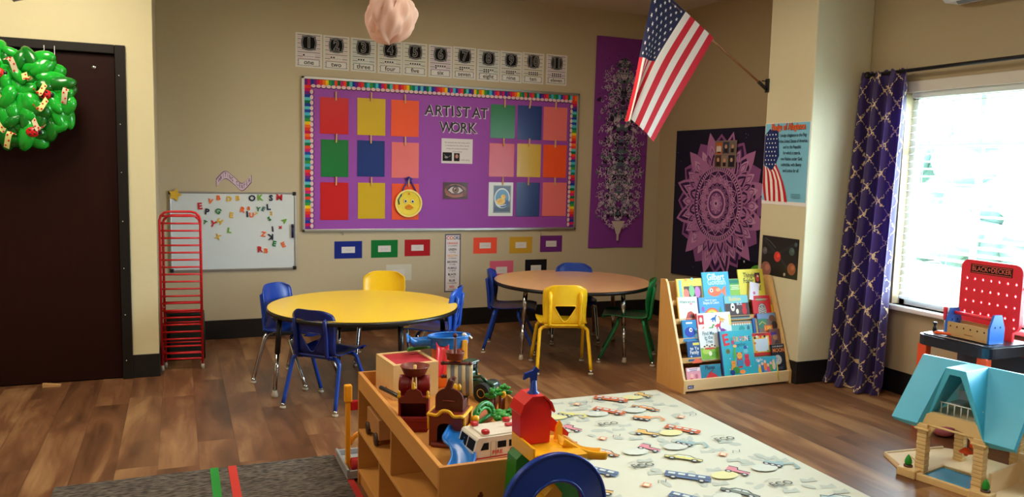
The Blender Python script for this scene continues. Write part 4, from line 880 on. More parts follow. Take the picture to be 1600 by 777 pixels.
RC = [catmull(c, 12) for c in ([pA, pA1, pA2, pC], [pM, pN, pN2, pO], [pB, pL, pL3, pDd])]
def cv(k, v): P = RC[k]; f = v*(len(P)-1); i = min(int(f), len(P)-2); return P[i].lerp(P[i+1], f-i)
def flag_pt(u, v, h=0.0):  # u: 0 lowest hoist end .. 1 canton corner, v: along the fly
    k = 6/13
    if u <= k: p = cv(0, v).lerp(cv(1, v), u/k); y = .012*math.sin(u*9+v*3)*v
    else:
        q = (u-k)/(1-k); p = cv(1, v).lerp(cv(2, v), q); y = .012*math.sin(k*9+v*3)*v + .05*v*math.sin(q*PI*2.0)*1.0 + .03*v*q
    return Vector((p.x, FY+y-h, p.z))
fl = MB(); FR, FWH, FB = mat('flag_red', (196, 20, 44), .75, transl=.15), mat('flag_white', (232, 226, 222), .75, transl=.15), mat('flag_navy', (18, 24, 66), .75, transl=.1)
NV = 30
for sI in range(13):
    for sub in range(3):
        for j in range(NV):
            u0, u1 = (sI+sub/3)/13, (sI+(sub+1)/3)/13; v0, v1 = j/NV, (j+1)/NV
            m3 = FB if (sI >= 6 and v1 <= .401) else (FR if sI % 2 == 0 else FWH)
            f = fl.bm.faces.new([fl.bm.verts.new(flag_pt(a, b)) for a, b in ((u0, v0), (u1, v0), (u1, v1), (u0, v1))]); f.material_index = fl.mi(m3); f.smooth = True
bmesh.ops.remove_doubles(fl.bm, verts=fl.bm.verts[:], dist=1e-5)
A = Art(fl, (0, 0, 0), lift=.0025, step=0, warp=lambda a, b, h: flag_pt(a, b, h))
for r in range(9):
    for c_ in range(6 if r % 2 == 0 else 5):
        uu = 1-(r+1)/10*7/13; vv = .4*((c_+.5)/6 if r % 2 == 0 else (c_+1)/6); st_ = []
        for k in range(10): rr = (.021 if k % 2 == 0 else .0085); st_.append((uu+rr*math.cos(PI/2+k*PI/5)*1.0, vv+rr*.667*math.sin(PI/2+k*PI/5)))
        A.poly(st_, FWH)
fl.build('american_flag', recalc=False, label='red, white and blue American flag hanging from the slanted pole', category='flag')

# ------------------------------------------------------------------ curtain and rod
rd = thing('curtain_rod', 'black metal curtain rod above the window', 'curtain rod', (XR-.085, 3.0, 2.085))
ROD = mat('black_rod', (20, 20, 24), .4, metal=.3)
MB().tube([(0, -1.25, 0), (0, 1.03, 0)], .0115, ROD, 12).build('rod', rd)
m_ = MB(); m_.ball((0, 1.05, 0), .024, ROD, 12); m_.build('finial', rd)
for y in (.98, -1.15): m_ = MB(); m_.tube([(0, y, 0), (.084, y, 0)], .007, ROD, 8); m_.lathe([(0, 0), (.026, 0), (.026, .006), (0, .006)], ROD, mtx=Matrix.Translation((.078, y, 0)) @ Matrix.Rotation(PI/2, 4, 'Y'), seg=14); m_.build('wall_bracket', rd)
CURT = lattice_material(); cu = MB()
def curtain_pt(a, b):      # a: 0 pillar side .. 1 window side; b: 0 floor .. 1 top
    z = .006+b*2.09; y0 = 4.095+.0*b; y1 = 3.715+.01*b
    fl_ = (1-b)**1.6
    ph = a*2*PI*3.1; amp = (.034+.026*(1-b)) if b < .96 else .034*(1-(b-.96)/.06)
    y = y0+(y1-y0)*a + .018*math.sin(ph*2+1.0)*(.4+.6*fl_) - .03*fl_*(1 if a > .5 else -.2)
    x = XR-.085+.0*b - .105*fl_ - amp*math.sin(ph+.6*math.sin(b*3)) - .015*math.sin(a*PI)*fl_
    if b > .97: z += .012*math.sin(ph*2)
    if b < .03: x -= .03*(1-b/.03); z += .004*math.sin(ph)
    return Vector((x-XR+.1, y-3.9, z))
cu.grid(curtain_pt, 130, 70, CURT, uvfn=lambda a, b: (a*1.02, b*2.1))
cu.build('purple_curtain', loc=(XR-.1, 3.9, 0), recalc=False, label='long purple curtain with a gold broken lattice hanging between pillar and window', category='curtain')

# ------------------------------------------------------------------ picture books on the display
def book(name, label, x0, x1, tier, h, c, art, dy=0.0, th=.008, dz=0.0, tiltz=0.0, spine=None, cat='book'):
    """front cover faces the room, resting on a tier and leaning back"""
    yy, zz = TIER[tier]; w = x1-x0; lean = math.radians(15)
    mb = MB(); mb.bx(-w/2, w/2, 0, th, 0, h, paper(c, 2)); mb.bx(-w/2+.003, w/2-.002, .002, th-.002, h-.002, h+.0005, paper((232, 228, 216)))
    if spine: mb.bx(-w/2-.001, -w/2+.006, -.0006, th+.0006, 0, h+.0004, paper(spine, 2))
    A = Art(mb, (0, 0, h/2), lift=.0008, step=.00006, gloss=2); art(A, w, h)
    base_y = [.020, .078, .127, .177, .224][tier] if True else yy
    return mb.build(name, loc=(bs.location.x+(x0+x1)/2, bs.location.y+base_y+dy, zz+dz), rot=(-lean, tiltz, 0), recalc=False, label=label, category=cat, group='picture books on the display')
def lines(A, x, y, n, w, c, g=.012, hgt=.006):
    for k in range(n): A.rect(x, y-k*g, w*(1-.18*(k % 2)), hgt, c)
def critter(A, x, y, s, c, e=(20, 20, 24)):
    A.ell(x, y-.4*s, .45*s, .6*s, c, 14); A.ell(x, y+.3*s, .38*s, .36*s, c, 14); A.ell(x-.28*s, y+.6*s, .12*s, .12*s, c, 8); A.ell(x+.28*s, y+.6*s, .12*s, .12*s, c, 8)
    A.ell(x-.13*s, y+.34*s, .05*s, .05*s, e, 6); A.ell(x+.13*s, y+.34*s, .05*s, .05*s, e, 6)
def dino(A, x, y, s, c, flip=1):
    P = [(-1, -.1), (-.55, .15), (-.1, .38), (.25, .35), (.45, .75), (.75, .85), (.85, .65), (.6, .55), (.5, .1), (.4, -.6), (.2, -.6), (.15, -.2), (-.15, -.2), (-.2, -.6), (-.42, -.6), (-.42, -.12)]
    A.poly([(x+flip*a*s, y+b*s) for a, b in P], c)
def b_alpha(A, w, h):
    A.rect(-w*.36, 0, w*.10, h*.9, (120, 190, 206)); A.rect(.02, -.01, w*.66, h*.5, (70, 56, 50)); A.ell(-.035, -.02, .022, .034, (226, 120, 110)); A.ell(.01, .0, .022, .04, (120, 190, 130)); A.ell(.055, -.01, .022, .038, (190, 120, 190)); A.ell(-.03, .075, .012, .01, (226, 160, 60), 8); A.ell(.02, .08, .012, .01, (110, 170, 180), 8)
def b_gilbert(A, w, h):
    A.rect(0, 0, w*.97, h*.98, (64, 172, 218)); A.text('Gilbert', 0, h*.33, .062, (220, 240, 244), .02, sx=.8); A.text('Goldfish', .004, h*.16, .056, (190, 226, 240), .02, sx=.8)
    A.ell(-.02, -.03, .055, .034, (236, 110, 70), 18); A.poly([(.03, -.03), (.075, .01), (.07, -.07)], (236, 120, 80)); A.ell(-.045, -.022, .014, .014, (240, 240, 240), 12); A.ell(-.045, -.022, .006, .006, (20, 20, 30), 8); A.ell(.01, -.02, .02, .012, (250, 170, 120), 10)
def b_green(A, w, h): A.rect(0, h*.38, w*.9, .02, (30, 130, 110)); A.rect(0, 0, w*.96, h*.5, (140, 196, 80)); lines(A, 0, .03, 3, w*.6, (226, 236, 210)); A.ell(.02, -.06, .03, .012, (200, 60, 50), 12)
def b_rhyme(A, w, h):
    A.text('Thingies', -.01, h*.30, .048, (70, 70, 40), .018, sx=.7); A.text('Folder', -.025, h*.12, .048, (60, 80, 70), .018, sx=.7); A.text('Quips!', .03, -h*.12, .052, (40, 40, 50), .018, sx=.7)
    A.rect(.055, h*.20, .045, .075, (60, 40, 40)); A.ell(.055, h*.2, .015, .026, (196, 70, 50), 12); A.ell(.06, h*.26, .008, .008, (230, 200, 180), 8)
def b_hand(A, w, h): A.text('Where are you', 0, h*.30, .028, (60, 150, 130), .014, sx=.72); A.poly([(-.03, -.07), (-.005, -.02), (.02, -.012), (.045, -.03), (.05, -.07)], (190, 70, 60)); A.poly([(.0, -.05), (.02, -.03), (.045, -.05), (.04, -.07)], (110, 60, 70)); A.ell(.025, .035, .01, .008, (230, 150, 170), 8)
def b_rain(A, w, h):
    A.text('Shapes & Colors', 0, h*.26, .026, (236, 244, 250), .014, sx=.75); A.text('How to Learn', 0, h*.38, .022, (226, 240, 250), .01, sx=.75)
    for k, c in enumerate(((226, 90, 70), (240, 170, 60), (240, 226, 90), (110, 190, 110))): A.line([((.062-k*.009)*math.cos(t), -.06+(.062-k*.009)*math.sin(t)) for t in [PI*q/14 for q in range(15)]], .009, c)
    A.ell(-.07, .0, .012, .018, (150, 90, 190), 10); A.poly([(.055, -.03), (.085, -.03), (.07, .02)], (60, 150, 90)); A.rect(0, -h*.45, w*.9, h*.08, (110, 190, 90))
def b_dogs(A, w, h):
    A.rect(0, h*.32, w*.98, h*.30, (120, 196, 206)); A.text('Bubbles', -.01, h*.34, .040, (230, 206, 120), .02, sx=.8); A.rect(0, -h*.15, w*.98, h*.62, (74, 56, 60)); A.ell(-.035, -.0, .018, .028, (236, 232, 226), 12); A.ell(-.035, .0, .008, .008, (20, 20, 20), 8); A.ell(.0, -.03, .012, .018, (240, 236, 220), 10); A.text('BUS', .022, .02, .026, (210, 226, 240), .02); critter(A, .060, -.01, .045, (206, 34, 40))
def b_zebra(A, w, h):
    A.text('Kittens', 0, h*.32, .034, (70, 150, 110), .018, sx=.8); A.rect(0, h*.32, w*.72, .0025, (240, 240, 230)); A.ell(0, -.03, .034, .052, (196, 196, 194), 16)
    for k in range(8): A.line([(-.03, -.075+k*.012), (0, -.065+k*.012), (.03, -.075+k*.012)], .004, (30, 30, 34))
    A.ell(-.012, .0, .005, .005, (20, 20, 20), 8); A.ell(.012, .0, .005, .005, (20, 20, 20), 8)
def b_fish(A, w, h): A.rect(0, 0, w*.95, h*.97, (34, 130, 190)); A.rect(-.02, h*.36, .05, .012, (226, 236, 240)); A.ell(-.02, -.01, .042, .034, (26, 60, 170), 16); A.ell(-.012, .004, .013, .014, (240, 244, 246), 10); A.ell(-.010, .003, .006, .007, (20, 20, 40), 8); A.poly([(.02, .0), (.055, .03), (.05, -.035)], (110, 190, 226)); A.ell(.03, -.04, .012, .02, (150, 210, 236), 10)
def b_dino(A, w, h):
    A.rect(-w*.38, h*.26, .045, .062, (206, 36, 44)); A.ell(-w*.38, h*.26, .012, .018, (230, 220, 210), 10); dino(A, -.0, h*.26, .032, (26, 110, 190)); dino(A, .062, h*.22, .032, (226, 170, 40), -1); dino(A, .03, -.0, .036, (214, 36, 60)); dino(A, -.035, -h*.12, .042, (80, 150, 40)); dino(A, .062, -h*.18, .036, (130, 50, 160), -1); dino(A, -w*.38, -.02, .026, (226, 100, 60)); A.rect(w*.47, h*.2, w*.06, h*.4, (240, 226, 120))
def b_fam(A, w, h): A.rect(.015, h*.34, .05, .016, (216, 206, 90)); A.text('to Yo', .0, h*.12, .03, (230, 236, 240), .016); A.text('Family', -.004, -h*.08, .034, (236, 240, 244), .016, sx=.8); A.poly([(-.03, -.075), (.0, -.05), (.045, -.06), (.045, -.08), (-.03, -.08)], (230, 100, 70)); A.ell(-.03, -.035, .006, .006, (190, 210, 230), 8)
def b_tree(A, w, h):
    for k, t in enumerate(('Find Me', 'in the', 'Tree')): A.text(t, 0, h*.34-k*h*.13, .036, (40, 110, 130), .014, sx=.8)
    A.rect(0, -h*.30, w*.98, h*.38, (130, 186, 60)); A.ell(-.03, -h*.22, .03, .02, (180, 210, 90), 12); A.ell(.03, -h*.34, .03, .02, (96, 160, 50), 12)
    for k in range(5): A.ell(-.04+k*.02, -h*.10+(k % 2)*.008, .011, .012, (230, 220, 200), 10); A.ell(-.04+k*.02, -h*.07+(k % 2)*.008, .008, .005, (60, 50, 44), 8)
    A.ell(.0, -h*.30, .014, .016, (236, 232, 200), 10); A.ell(0, -h*.14, .045, .007, (196, 70, 50), 12)
def b_every(A, w, h):
    A.text('E', -w*.33, h*.30, .105, (214, 40, 60), .03, rot=.12); 
    for k, (ch, c) in enumerate(zip('VERYONE', ((60, 150, 110), (236, 120, 60), (240, 190, 70), (230, 90, 150), (236, 150, 60), (250, 210, 200), (40, 90, 130)))): A.text(ch, -w*.16+k*w*.093, h*.30+(k % 2)*.004, .045, c, .02, sx=.8)
    A.text('Together', .02, h*.19, .034, (30, 110, 140), .01, sx=.8); A.ell(-w*.30, h*.06, .017, .017, (120, 116, 50), 16); A.ell(-w*.30, h*.06, .012, .012, (90, 100, 60), 14)
    critter(A, .01, -h*.12, .062, (196, 60, 50)); A.ell(.01, -h*.05, .022, .022, (236, 170, 70), 14); A.ell(.003, -h*.045, .0025, .0025, (20, 20, 20), 6); A.ell(.017, -h*.045, .0025, .0025, (20, 20, 20), 6); A.rect(.01, -h*.21, .045, .04, (50, 130, 180))
    critter(A, .068, -h*.14, .05, (210, 40, 70)); A.ell(.062, h*.04, .02, .016, (120, 200, 220), 12); A.ell(.064, h*.12, .014, .012, (40, 90, 180), 10); A.poly([(-.04, -.0), (-.028, .05), (-.012, .06), (-.022, -.02), (-.04, -.06)], (80, 170, 60)); A.ell(-.02, .05, .016, .01, (240, 190, 120), 10); A.ell(-.035, .075, .012, .014, (190, 60, 120), 10)
    critter(A, -.045, -h*.26, .05, (230, 150, 50)); A.ell(-.03, -h*.36, .03, .024, (50, 140, 60), 12); A.ell(-.06, -h*.4, .02, .018, (30, 60, 140), 10); A.ell(.02, -h*.4, .024, .014, (240, 140, 60), 10)
    for x, y in ((.08, .04), (-.07, -.03), (.09, -.09), (.03, .09), (-.08, -.1)): A.ell(x, y, .004, .004, (240, 240, 240), 6)
def b_frame(A, w, h):
    A.rect(0, 0, w*.78, h*.74, (232, 190, 80)); A.rect(.004, -.006, w*.62, h*.56, (206, 222, 240)); 
    for x, y, c in ((-.048, .045, (40, 40, 44)), (-.03, .052, (236, 230, 220)), (.0, .05, (220, 60, 50)), (.035, .052, (40, 40, 44)), (.05, .04, (230, 230, 226)), (-.052, .01, (220, 120, 50)), (.05, -.05, (120, 170, 60)), (-.045, -.05, (240, 150, 40))): A.ell(x, y, .010, .009, c, 10)
    A.line([(-.04, h*.46), (.04, h*.46)], .006, (120, 30, 26))
def b_party(A, w, h):
    A.ell(-w*.33, h*.26, .012, .006, (226, 236, 240), 10); A.text('Hello', -w*.28, h*.34, .026, (236, 240, 244), .014)
    for k, c in enumerate(((240, 196, 60), (60, 110, 180), (236, 130, 60), (220, 90, 150), (90, 170, 90), (236, 210, 190))): A.ell(-.055+k*.024, -.03+(k % 3)*.012, .014, .03, c, 12); A.ell(-.055+k*.024, .0+(k % 3)*.012, .010, .011, (236, 200, 176), 10)
def b_moon(A, w, h):
    A.text('MOON', .004, h*.28, .038, (226, 130, 60), .02, sx=.85); A.text('OUR BRIGHT', 0, h*.42, .016, (200, 200, 206), .01); A.ell(-.01, -.01, .032, .033, (186, 188, 190), 24); A.ell(-.02, .0, .009, .008, (160, 162, 166), 10); A.ell(.002, -.018, .008, .006, (166, 168, 172), 10); lines(A, .0, -.062, 2, .06, (90, 96, 120), .010, .004)
def b_spy(A, w, h):
    A.rect(0, h*.36, w*.98, h*.24, (120, 150, 196)); A.rect(-.04, h*.05, .075, .065, (60, 130, 110)); A.line([(-.07, .0), (-.04, .02), (-.01, .0)], .006, (230, 200, 90)); A.ell(.045, .04, .026, .022, (120, 84, 66), 14); A.ell(.06, -.01, .024, .03, (60, 50, 56), 12)
    A.rect(.006, -.028, .072, .045, (226, 110, 50)); A.text('I SPY', .006, -.028, .034, (236, 210, 90), .02, sx=.8); A.ell(.062, -.06, .022, .02, (170, 110, 90), 12); A.rect(-.02, -.075, .06, .02, (60, 40, 130))
def b_sea(A, w, h):
    A.rect(0, h*.40, w*.96, h*.14, (196, 140, 100)); A.rect(0, -.01, w*.92, h*.6, (96, 196, 200)); A.ell(.0, 0, .026, .024, (40, 160, 170), 14); A.ell(-.05, -.02, .018, .01, (230, 170, 50), 10); A.ell(.055, .005, .012, .02, (40, 110, 150), 10)
    for k in range(8): A.ell(-.066+k*.019, h*.32, .007, .007, (236, 230, 220), 8)
def b_planes(A, w, h): A.text('Planes', -.004, h*.30, .036, (24, 50, 70), .018, sx=.85); A.poly([(-.055, -.045), (-.02, -.01), (.0, .0), (.03, -.014), (.06, -.04), (.05, -.055), (-.05, -.055)], (190, 40, 50)); A.line([(-.02, -.012), (.02, .012)], .006, (150, 30, 44))
def b_pink(A, w, h): A.rect(0, h*.34, w*.9, h*.22, (236, 226, 236)); lines(A, 0, h*.38, 2, w*.6, (130, 90, 150), .01, .004); A.ell(-.015, -.01, .012, .014, (240, 190, 170), 10); A.ell(.02, -.015, .012, .016, (200, 110, 130), 10); A.ell(-.02, -.035, .014, .012, (220, 90, 110), 10)
def b_plain(A, w, h): pass
# back row to front row
book('picture_book', 'yellow board book with a window of coloured letters, top left of the display', .085, .300, 4, .165, (236, 206, 84), b_alpha, spine=(190, 150, 60))
book('picture_book', 'bright blue Gilbert Goldfish book sticking up from the top tier', .292, .510, 4, .205, (70, 176, 220), b_gilbert, dy=-.008)
book('picture_book', 'green book tucked behind the Gilbert book on the top tier', .500, .630, 4, .150, (70, 160, 90), b_green, dy=.004)
book('picture_book', 'yellow book with a small framed picture at the top right of the display', .600, .815, 4, .215, (226, 214, 80), b_rhyme, dy=.002)
book('picture_book', 'white tilted booklet with a pink dot below the top right yellow book', .655, .735, 4, .125, (226, 222, 236), lambda A, w, h: (A.ell(0, -.01, .012, .010, (206, 110, 170), 10), A.ell(.0, -.018, .006, .004, (120, 60, 110), 8)), dy=-.016, tiltz=.22)
book('picture_book', 'cream book with a red hand shape on the second tier at the left', .070, .225, 3, .165, (236, 238, 234), b_hand, spine=(226, 190, 90))
book('picture_book', 'blue book with a rainbow on the second tier', .232, .440, 3, .155, (74, 160, 216), b_rain, spine=(30, 60, 130))
book('picture_book', 'book with dogs under a teal title on the second tier', .445, .645, 3, .160, (110, 170, 180), b_dogs)
book('picture_book', 'red book with a striped grey animal on the second tier at the right', .680, .835, 3, .150, (208, 40, 54), b_zebra)
book('picture_book', 'thin yellow book standing beside the red striped animal book', .835, .852, 3, .085, (222, 190, 50), b_plain, dy=.002)
book('picture_book', 'blue fish book on the middle tier at the left edge', .075, .225, 2, .140, (30, 120, 180), b_fish)
book('picture_book', 'white book printed with coloured dinosaurs on the middle tier', .190, .465, 2, .180, (236, 238, 240), b_dino, dy=-.004, spine=(206, 40, 50))
book('picture_book', 'teal sea creature book with an orange top on the middle tier', .462, .640, 2, .110, (90, 186, 196), b_sea)
book('picture_book', 'narrow blue book between the teal and the I SPY books', .648, .672, 2, .125, (34, 96, 170), b_plain)
book('picture_book', 'narrow dark yellow book between the teal and the I SPY books', .673, .688, 2, .120, (190, 160, 70), b_plain, dy=.001)
book('picture_book', 'I SPY book with a crowded photo cover on the middle tier', .690, .850, 2, .155, (120, 110, 110), b_spy, spine=(70, 40, 140))
book('picture_book', 'navy family book on the second lowest tier at the left edge', .085, .195, 1, .130, (24, 80, 140), b_fam)
book('picture_book', 'tall white Find Me in the Tree book on the second lowest tier', .185, .330, 1, .205, (232, 238, 240), b_tree, dy=-.004)
book('picture_book', 'narrow grey book beside the tall white tree book', .330, .348, 1, .195, (170, 172, 180), b_plain)
book('toy_tablet', 'red framed drawing tablet with a pale blue screen near the lower right', .590, .770, 1, .150, (206, 34, 36), b_frame, th=.014, dy=-.006, cat='toy')
book('picture_book', 'photo covered book at the far right behind the red tablet', .765, .855, 1, .170, (120, 84, 80), lambda A, w, h: (A.ell(0, .03, .02, .02, (170, 120, 90), 12), A.rect(-.01, .055, .05, .02, (70, 40, 140)), A.ell(.01, -.02, .02, .03, (70, 60, 60), 12)))
book('picture_book', 'large turquoise EVERYONE Together book leaning at the display centre', .325, .590, 0, .305, (44, 178, 202), b_every, dy=-.006, th=.012, spine=(60, 70, 130))
book('picture_book', 'small pink and white book in the bottom tier left corner', .040, .150, 0, .085, (226, 160, 180), b_pink)
book('picture_book', 'teal Planes book with a red aeroplane on the bottom tier', .150, .310, 0, .095, (36, 130, 160), b_planes)
book('picture_book', 'light blue party book below the red tablet on the bottom tier', .592, .772, 0, .115, (60, 170, 206), b_party)
book('picture_book', 'black MOON book with a grey moon at the bottom right', .745, .858, 0, .190, (26, 30, 44), b_moon, dy=.004)
pc = MB(); pc.tube([(0, 0, 0), (0, 0, .115)], .0035, plast((232, 196, 40), .5), 6); pc.lathe([(0, -.014), (.0035, 0), (0, 0)], mat('pencil_wood', (214, 180, 130), .6), seg=6); pc.build('yellow_pencil', loc=(bs.location.x+.765, bs.location.y-.003, .035), rot=(-.10, -.12, 0), label='yellow pencil leaning on the front rail of the book display', category='pencil')

# ------------------------------------------------------------------ toy workbench
wbn = thing('toy_workbench', 'toy workbench with black top, orange legs and a red pegboard by the window', 'toy workbench', (4.015, 2.96, 0))
BK2 = plast((24, 28, 38), .35); ORL = plast((236, 78, 34), .4); REDP = plast((240, 44, 60), .4)
m_ = MB(); m_.prism(rrect(.38, .44, .055, 5), .488, .543, BK2, smooth=False); m_.build('bench_top', wbn)
m_ = MB(); m_.prism(rrect(.35, .41, .045, 5), .543, .550, plast((34, 40, 52), .3)); m_.build('bench_rim', wbn)
m_ = MB(); A = Art(m_, (-.165, -.02, .5505), (0, -1, 0), (1, 0, 0), n=(0, 0, 1), lift=0); A.rect(.0, .005, .30, .012, (206, 206, 210)); [A.rect(-.14+k*.02, .005, .002, .010, (60, 60, 60)) for k in range(15)]; m_.build('ruler_strip', wbn, recalc=False)
for sx, sy in ((-1, 1), (-1, -1), (1, 1), (1, -1)):
    m_ = MB(); m_.box((sx*.162, sy*.180, .245), (.045, .055, .49), ORL if sx < 0 else REDP, bev=.006); m_.build('leg', wbn)
MB().box((0, 0, .13), (.34, .44, .02), BK2, bev=.006).build('lower_shelf', wbn)
MB().box((.14, 0, .36), (.015, .40, .22), plast((70, 66, 72), .6), bev=.004).build('rear_panel', wbn)
# pegboard with real holes
pg = MB(); PX, PH0, PH1, PW2 = .085, .60, .965, .19
holes = [(-.144+.048*i, PH1-.105-.063*j) for j in range(4) for i in range(7)]
bd_ = bmesh.new()
outline = rrect(2*PW2-.02, PH1-PH0, .045, 5, 0, (PH0+PH1)/2)
board = MB(); board.prism(outline, 0, .028, REDP, fr=(Vector((PX, 0, 0)), Vector((0, -1, 0)), Vector((0, 0, 1)), Vector((1, 0, 0))))
bo_ = board.build('pegboard', wbn)
cut = MB()
for a, b in holes+[(.15, .625)]: cut.tube([(PX-.02, -a, b), (PX+.05, -a, b)], .0095, REDP, 10)
co_ = cut.build('cutter'); co_.parent = wbn
md = bo_.modifiers.new('b', 'BOOLEAN'); md.object = co_; md.solver = 'EXACT'; dg = bpy.context.evaluated_depsgraph_get(); dg.update()
me = bpy.data.meshes.new_from_object(bo_.evaluated_get(dg)); bo_.modifiers.clear(); bo_.data = me; bpy.data.objects.remove(co_); bd_.free()
m_ = MB(); A = Art(m_, (PX-.0005, 0, PH1-.047), (0, -1, 0), (0, 0, 1), lift=0); A.rect(0, 0, .245, .052, (26, 14, 16)); A.line([(-.116, -.020), (.116, -.020), (.116, .020), (-.116, .020)], .004, (214, 90, 70), True); A.text('BLACK+DECKER', 0, 0, .036, (226, 110, 90), .01, sx=.86); m_.build('name_plate', wbn, recalc=False, label='black plate reading BLACK+DECKER')
for s_ in (-1, 1): MB().box((PX+.014, s_*.12, .575), (.024, .05, .07), REDP, bev=.006).build('pegboard_post', wbn)
m_ = MB(); m_.tube([(PX+.03, -.175, .84), (PX-.0, -.215, .84), (PX-.03, -.215, .85)], .005, BLACKP, 6); m_.build('tool_hook', wbn)
MB().box((.15, -.30, .575), (.05, .12, .03), REDP, bev=.008).build('side_tray', wbn)
m_ = MB(); m_.lathe([(0, .55), (.020, .55), (.018, .562), (.008, .565), (0, .565)], BLACKP, c=(-.09, .15, 0), seg=14); m_.build('top_knob', wbn)
# toolbox on the bench
tb = thing('toy_toolbox', 'wooden toy toolbox with blue ends and a red handle on the workbench', 'toolbox', (3.955, 2.925, .551), 0)
TBW = wood('birch_ply', (198, 152, 96), 1, .5, .08); BLP = plast((24, 98, 190), .35)
m_ = MB(); m_.bx(-.055, -.045, -.125, .125, .004, .082, TBW); m_.bx(.045, .055, -.125, .125, .004, .082, TBW); m_.bx(-.045, .045, -.125, .125, .004, .012, TBW); A = Art(m_, (-.0552, 0, .045), (0, -1, 0), (0, 0, 1), lift=0.0003)
for k in range(6): A.ell(-.10+.04*k, .014, .005, .005, (60, 34, 20), 10)
A.rect(.01, -.018, .05, .005, (150, 100, 60)); m_.build('box_body', tb)
for s_ in (-1, 1):
    m_ = MB(); m_.prism([(-.056, .002), (.056, .002), (.056, .085), (.028, .155), (-.028, .155), (-.056, .085)], s_*.125-.006, s_*.125+.006, BLP, fr=(Vector((0, 0, 0)), Vector((1, 0, 0)), Vector((0, 0, 1)), Vector((0, 1, 0)))); 
    A = Art(m_, (0, s_*.125-.0065, .09), (1, 0, 0), (0, 0, 1), lift=0); A.ell(-.02, 0, .006, .006, (14, 30, 60), 10); A.ell(.02, 0, .006, .006, (14, 30, 60), 10); m_.build('end_panel', tb)
MB().tube([(0, -.125, .128), (0, .125, .128)], .010, REDP, 10).build('handle', tb)
sd = thing('toy_screwdriver', 'toy screwdriver with a red handle standing upright beside the toolbox', 'screwdriver', (3.93, 3.085, .551))
m_ = MB(); m_.tube([(0, 0, 0), (0, 0, .085)], .0035, STEEL, 8); m_.build('shaft', sd); m_ = MB(); m_.lathe([(0, .08), (.008, .08), (.010, .09), (.011, .145), (.009, .152), (0, .152)], REDP, seg=10); m_.build('grip', sd)
m_ = MB(); m_.lathe([(0, 0), (.011, 0), (.011, .02), (.007, .024), (.007, .035), (.011, .040), (.011, .05), (0, .05)], BLACKP, seg=12); m_.build('toy_bolt', loc=(3.955, 3.165, .551), label='short black toy bolt standing beside the red screwdriver', category='toy bolt')
m_ = MB(); m_.tube([(0, 0, 0), (.03, -.06, .002), (.045, -.13, .002)], [.010, .008], plast((236, 90, 30), .4), 8); m_.ball((0, 0, 0), .013, plast((236, 90, 30), .4), 8, (1, 1, .7)); m_.build('toy_wrench', loc=(3.875, 3.09, .560), label='orange toy tool lying on the workbench in front of the toolbox', category='toy tool')

# ------------------------------------------------------------------ toy house with a turquoise roof
th_ = thing('toy_house', 'beige toy house with a turquoise roof and blue pool on the floor at the right', 'toy house', (3.262, 2.475, 0), math.radians(-78))
TAN = mat('tan_toy_plastic', (216, 184, 128), .45, var=.08, scale=25, bump=.2); TURQ = plast((66, 176, 212), .38); TAN2 = mat('cream_toy_plastic', (226, 200, 158), .5, var=.04)
m_ = MB(); m_.prism([(-.205, -.03), (-.10, -.05), (.50, -.05), (.50, .50), (-.20, .50), (-.27, .47), (-.30, .36), (-.385, .16), (-.385, .12)], 0, .012, TAN2); m_.build('base_plate', th_)
m_ = MB(); m_.tube([(-.20, -.02, .014), (-.38, .125, .014), (-.30, .36, .016), (-.26, .46, .018)], .006, TAN2, 6); m_.tube([(-.15, .10, .014), (-.30, .20, .014)], .003, TAN2, 6); m_.build('path_edging', th_)
m_ = MB()
for a in (-.165, .165): m_.bx(a-.045, a+.045, -.075, -.005, 0, .042, TAN, bev=.005)
m_.bx(-.12, .12, -.065, -.045, 0, .034, TAN, bev=.004); m_.bx(-.12, -.105, -.05, .17, .012, .03, TAN); m_.bx(.105, .12, -.05, .17, .012, .03, TAN); m_.bx(-.12, .12, .16, .175, .012, .03, TAN); m_.build('pool_wall', th_)
MB().bx(-.105, .105, -.045, .16, .012, .0205, mat('pool_blue', (44, 150, 196), .22)).build('pool', th_)
for s_ in (-1, 1):
    m_ = MB(); m_.lathe([(0, .042), (.020, .042), (.020, .050), (0, .050)], plast((84, 60, 48), .6), c=(s_*.175, -.035, 0), seg=14); m_.build('planter', th_)
    m_ = MB(); m_.lathe([(0, .048), (.010, .050), (.0165, .060), (.016, .072), (.010, .088), (.004, .098), (0, .102)], plast((20, 140, 40), .4), c=(s_*.175, -.035, 0), seg=14); m_.build('toy_bush', th_)
def pillar(s_, d, z1, w=.046, name='pillar'):
    m_ = MB()
    for k in range(12): m_.bx(s_-w/2+.001*(k % 2), s_+w/2-.001*(k % 2), d-w/2+.001*(k % 2), d+w/2-.001*(k % 2), .012+k*(z1-.012)/12, .012+(k+1)*(z1-.012)/12-.0008, TAN, bev=.003)
    m_.box((s_, d, z1+.004), (w+.022, w+.022, .012), TAN, bev=.005); m_.box((s_, d, z1+.020), (w+.006, w+.006, .022), TAN, bev=.004); m_.build(name, th_)
for s_ in (-1, 1): pillar(s_*.128, -.002, .235)
for s_ in (-1, 1): pillar(s_*.128, .36, .235, name='rear_pillar')
def archwall(d, name, top=.325):
    P = [(-.15, .245), (-.15, .262), (-.118, top-.012), (-.10, top), (.10, top), (.118, top-.012), (.15, .262), (.15, .245), (.105, .245)]
    P += [(.105*math.cos(t), .185+.095*math.sin(t)) for t in [PI*k/14 for k in range(1, 14)]] + [(-.105, .245)]
    m_ = MB(); m_.prism(P, d-.014, d+.014, TAN, fr=(Vector((0, 0, 0)), Vector((1, 0, 0)), Vector((0, 0, 1)), Vector((0, 1, 0)))); m_.tube([(-.155, d-.012, .262), (.155, d-.012, .262)], .006, TAN, 6); m_.build(name, th_)
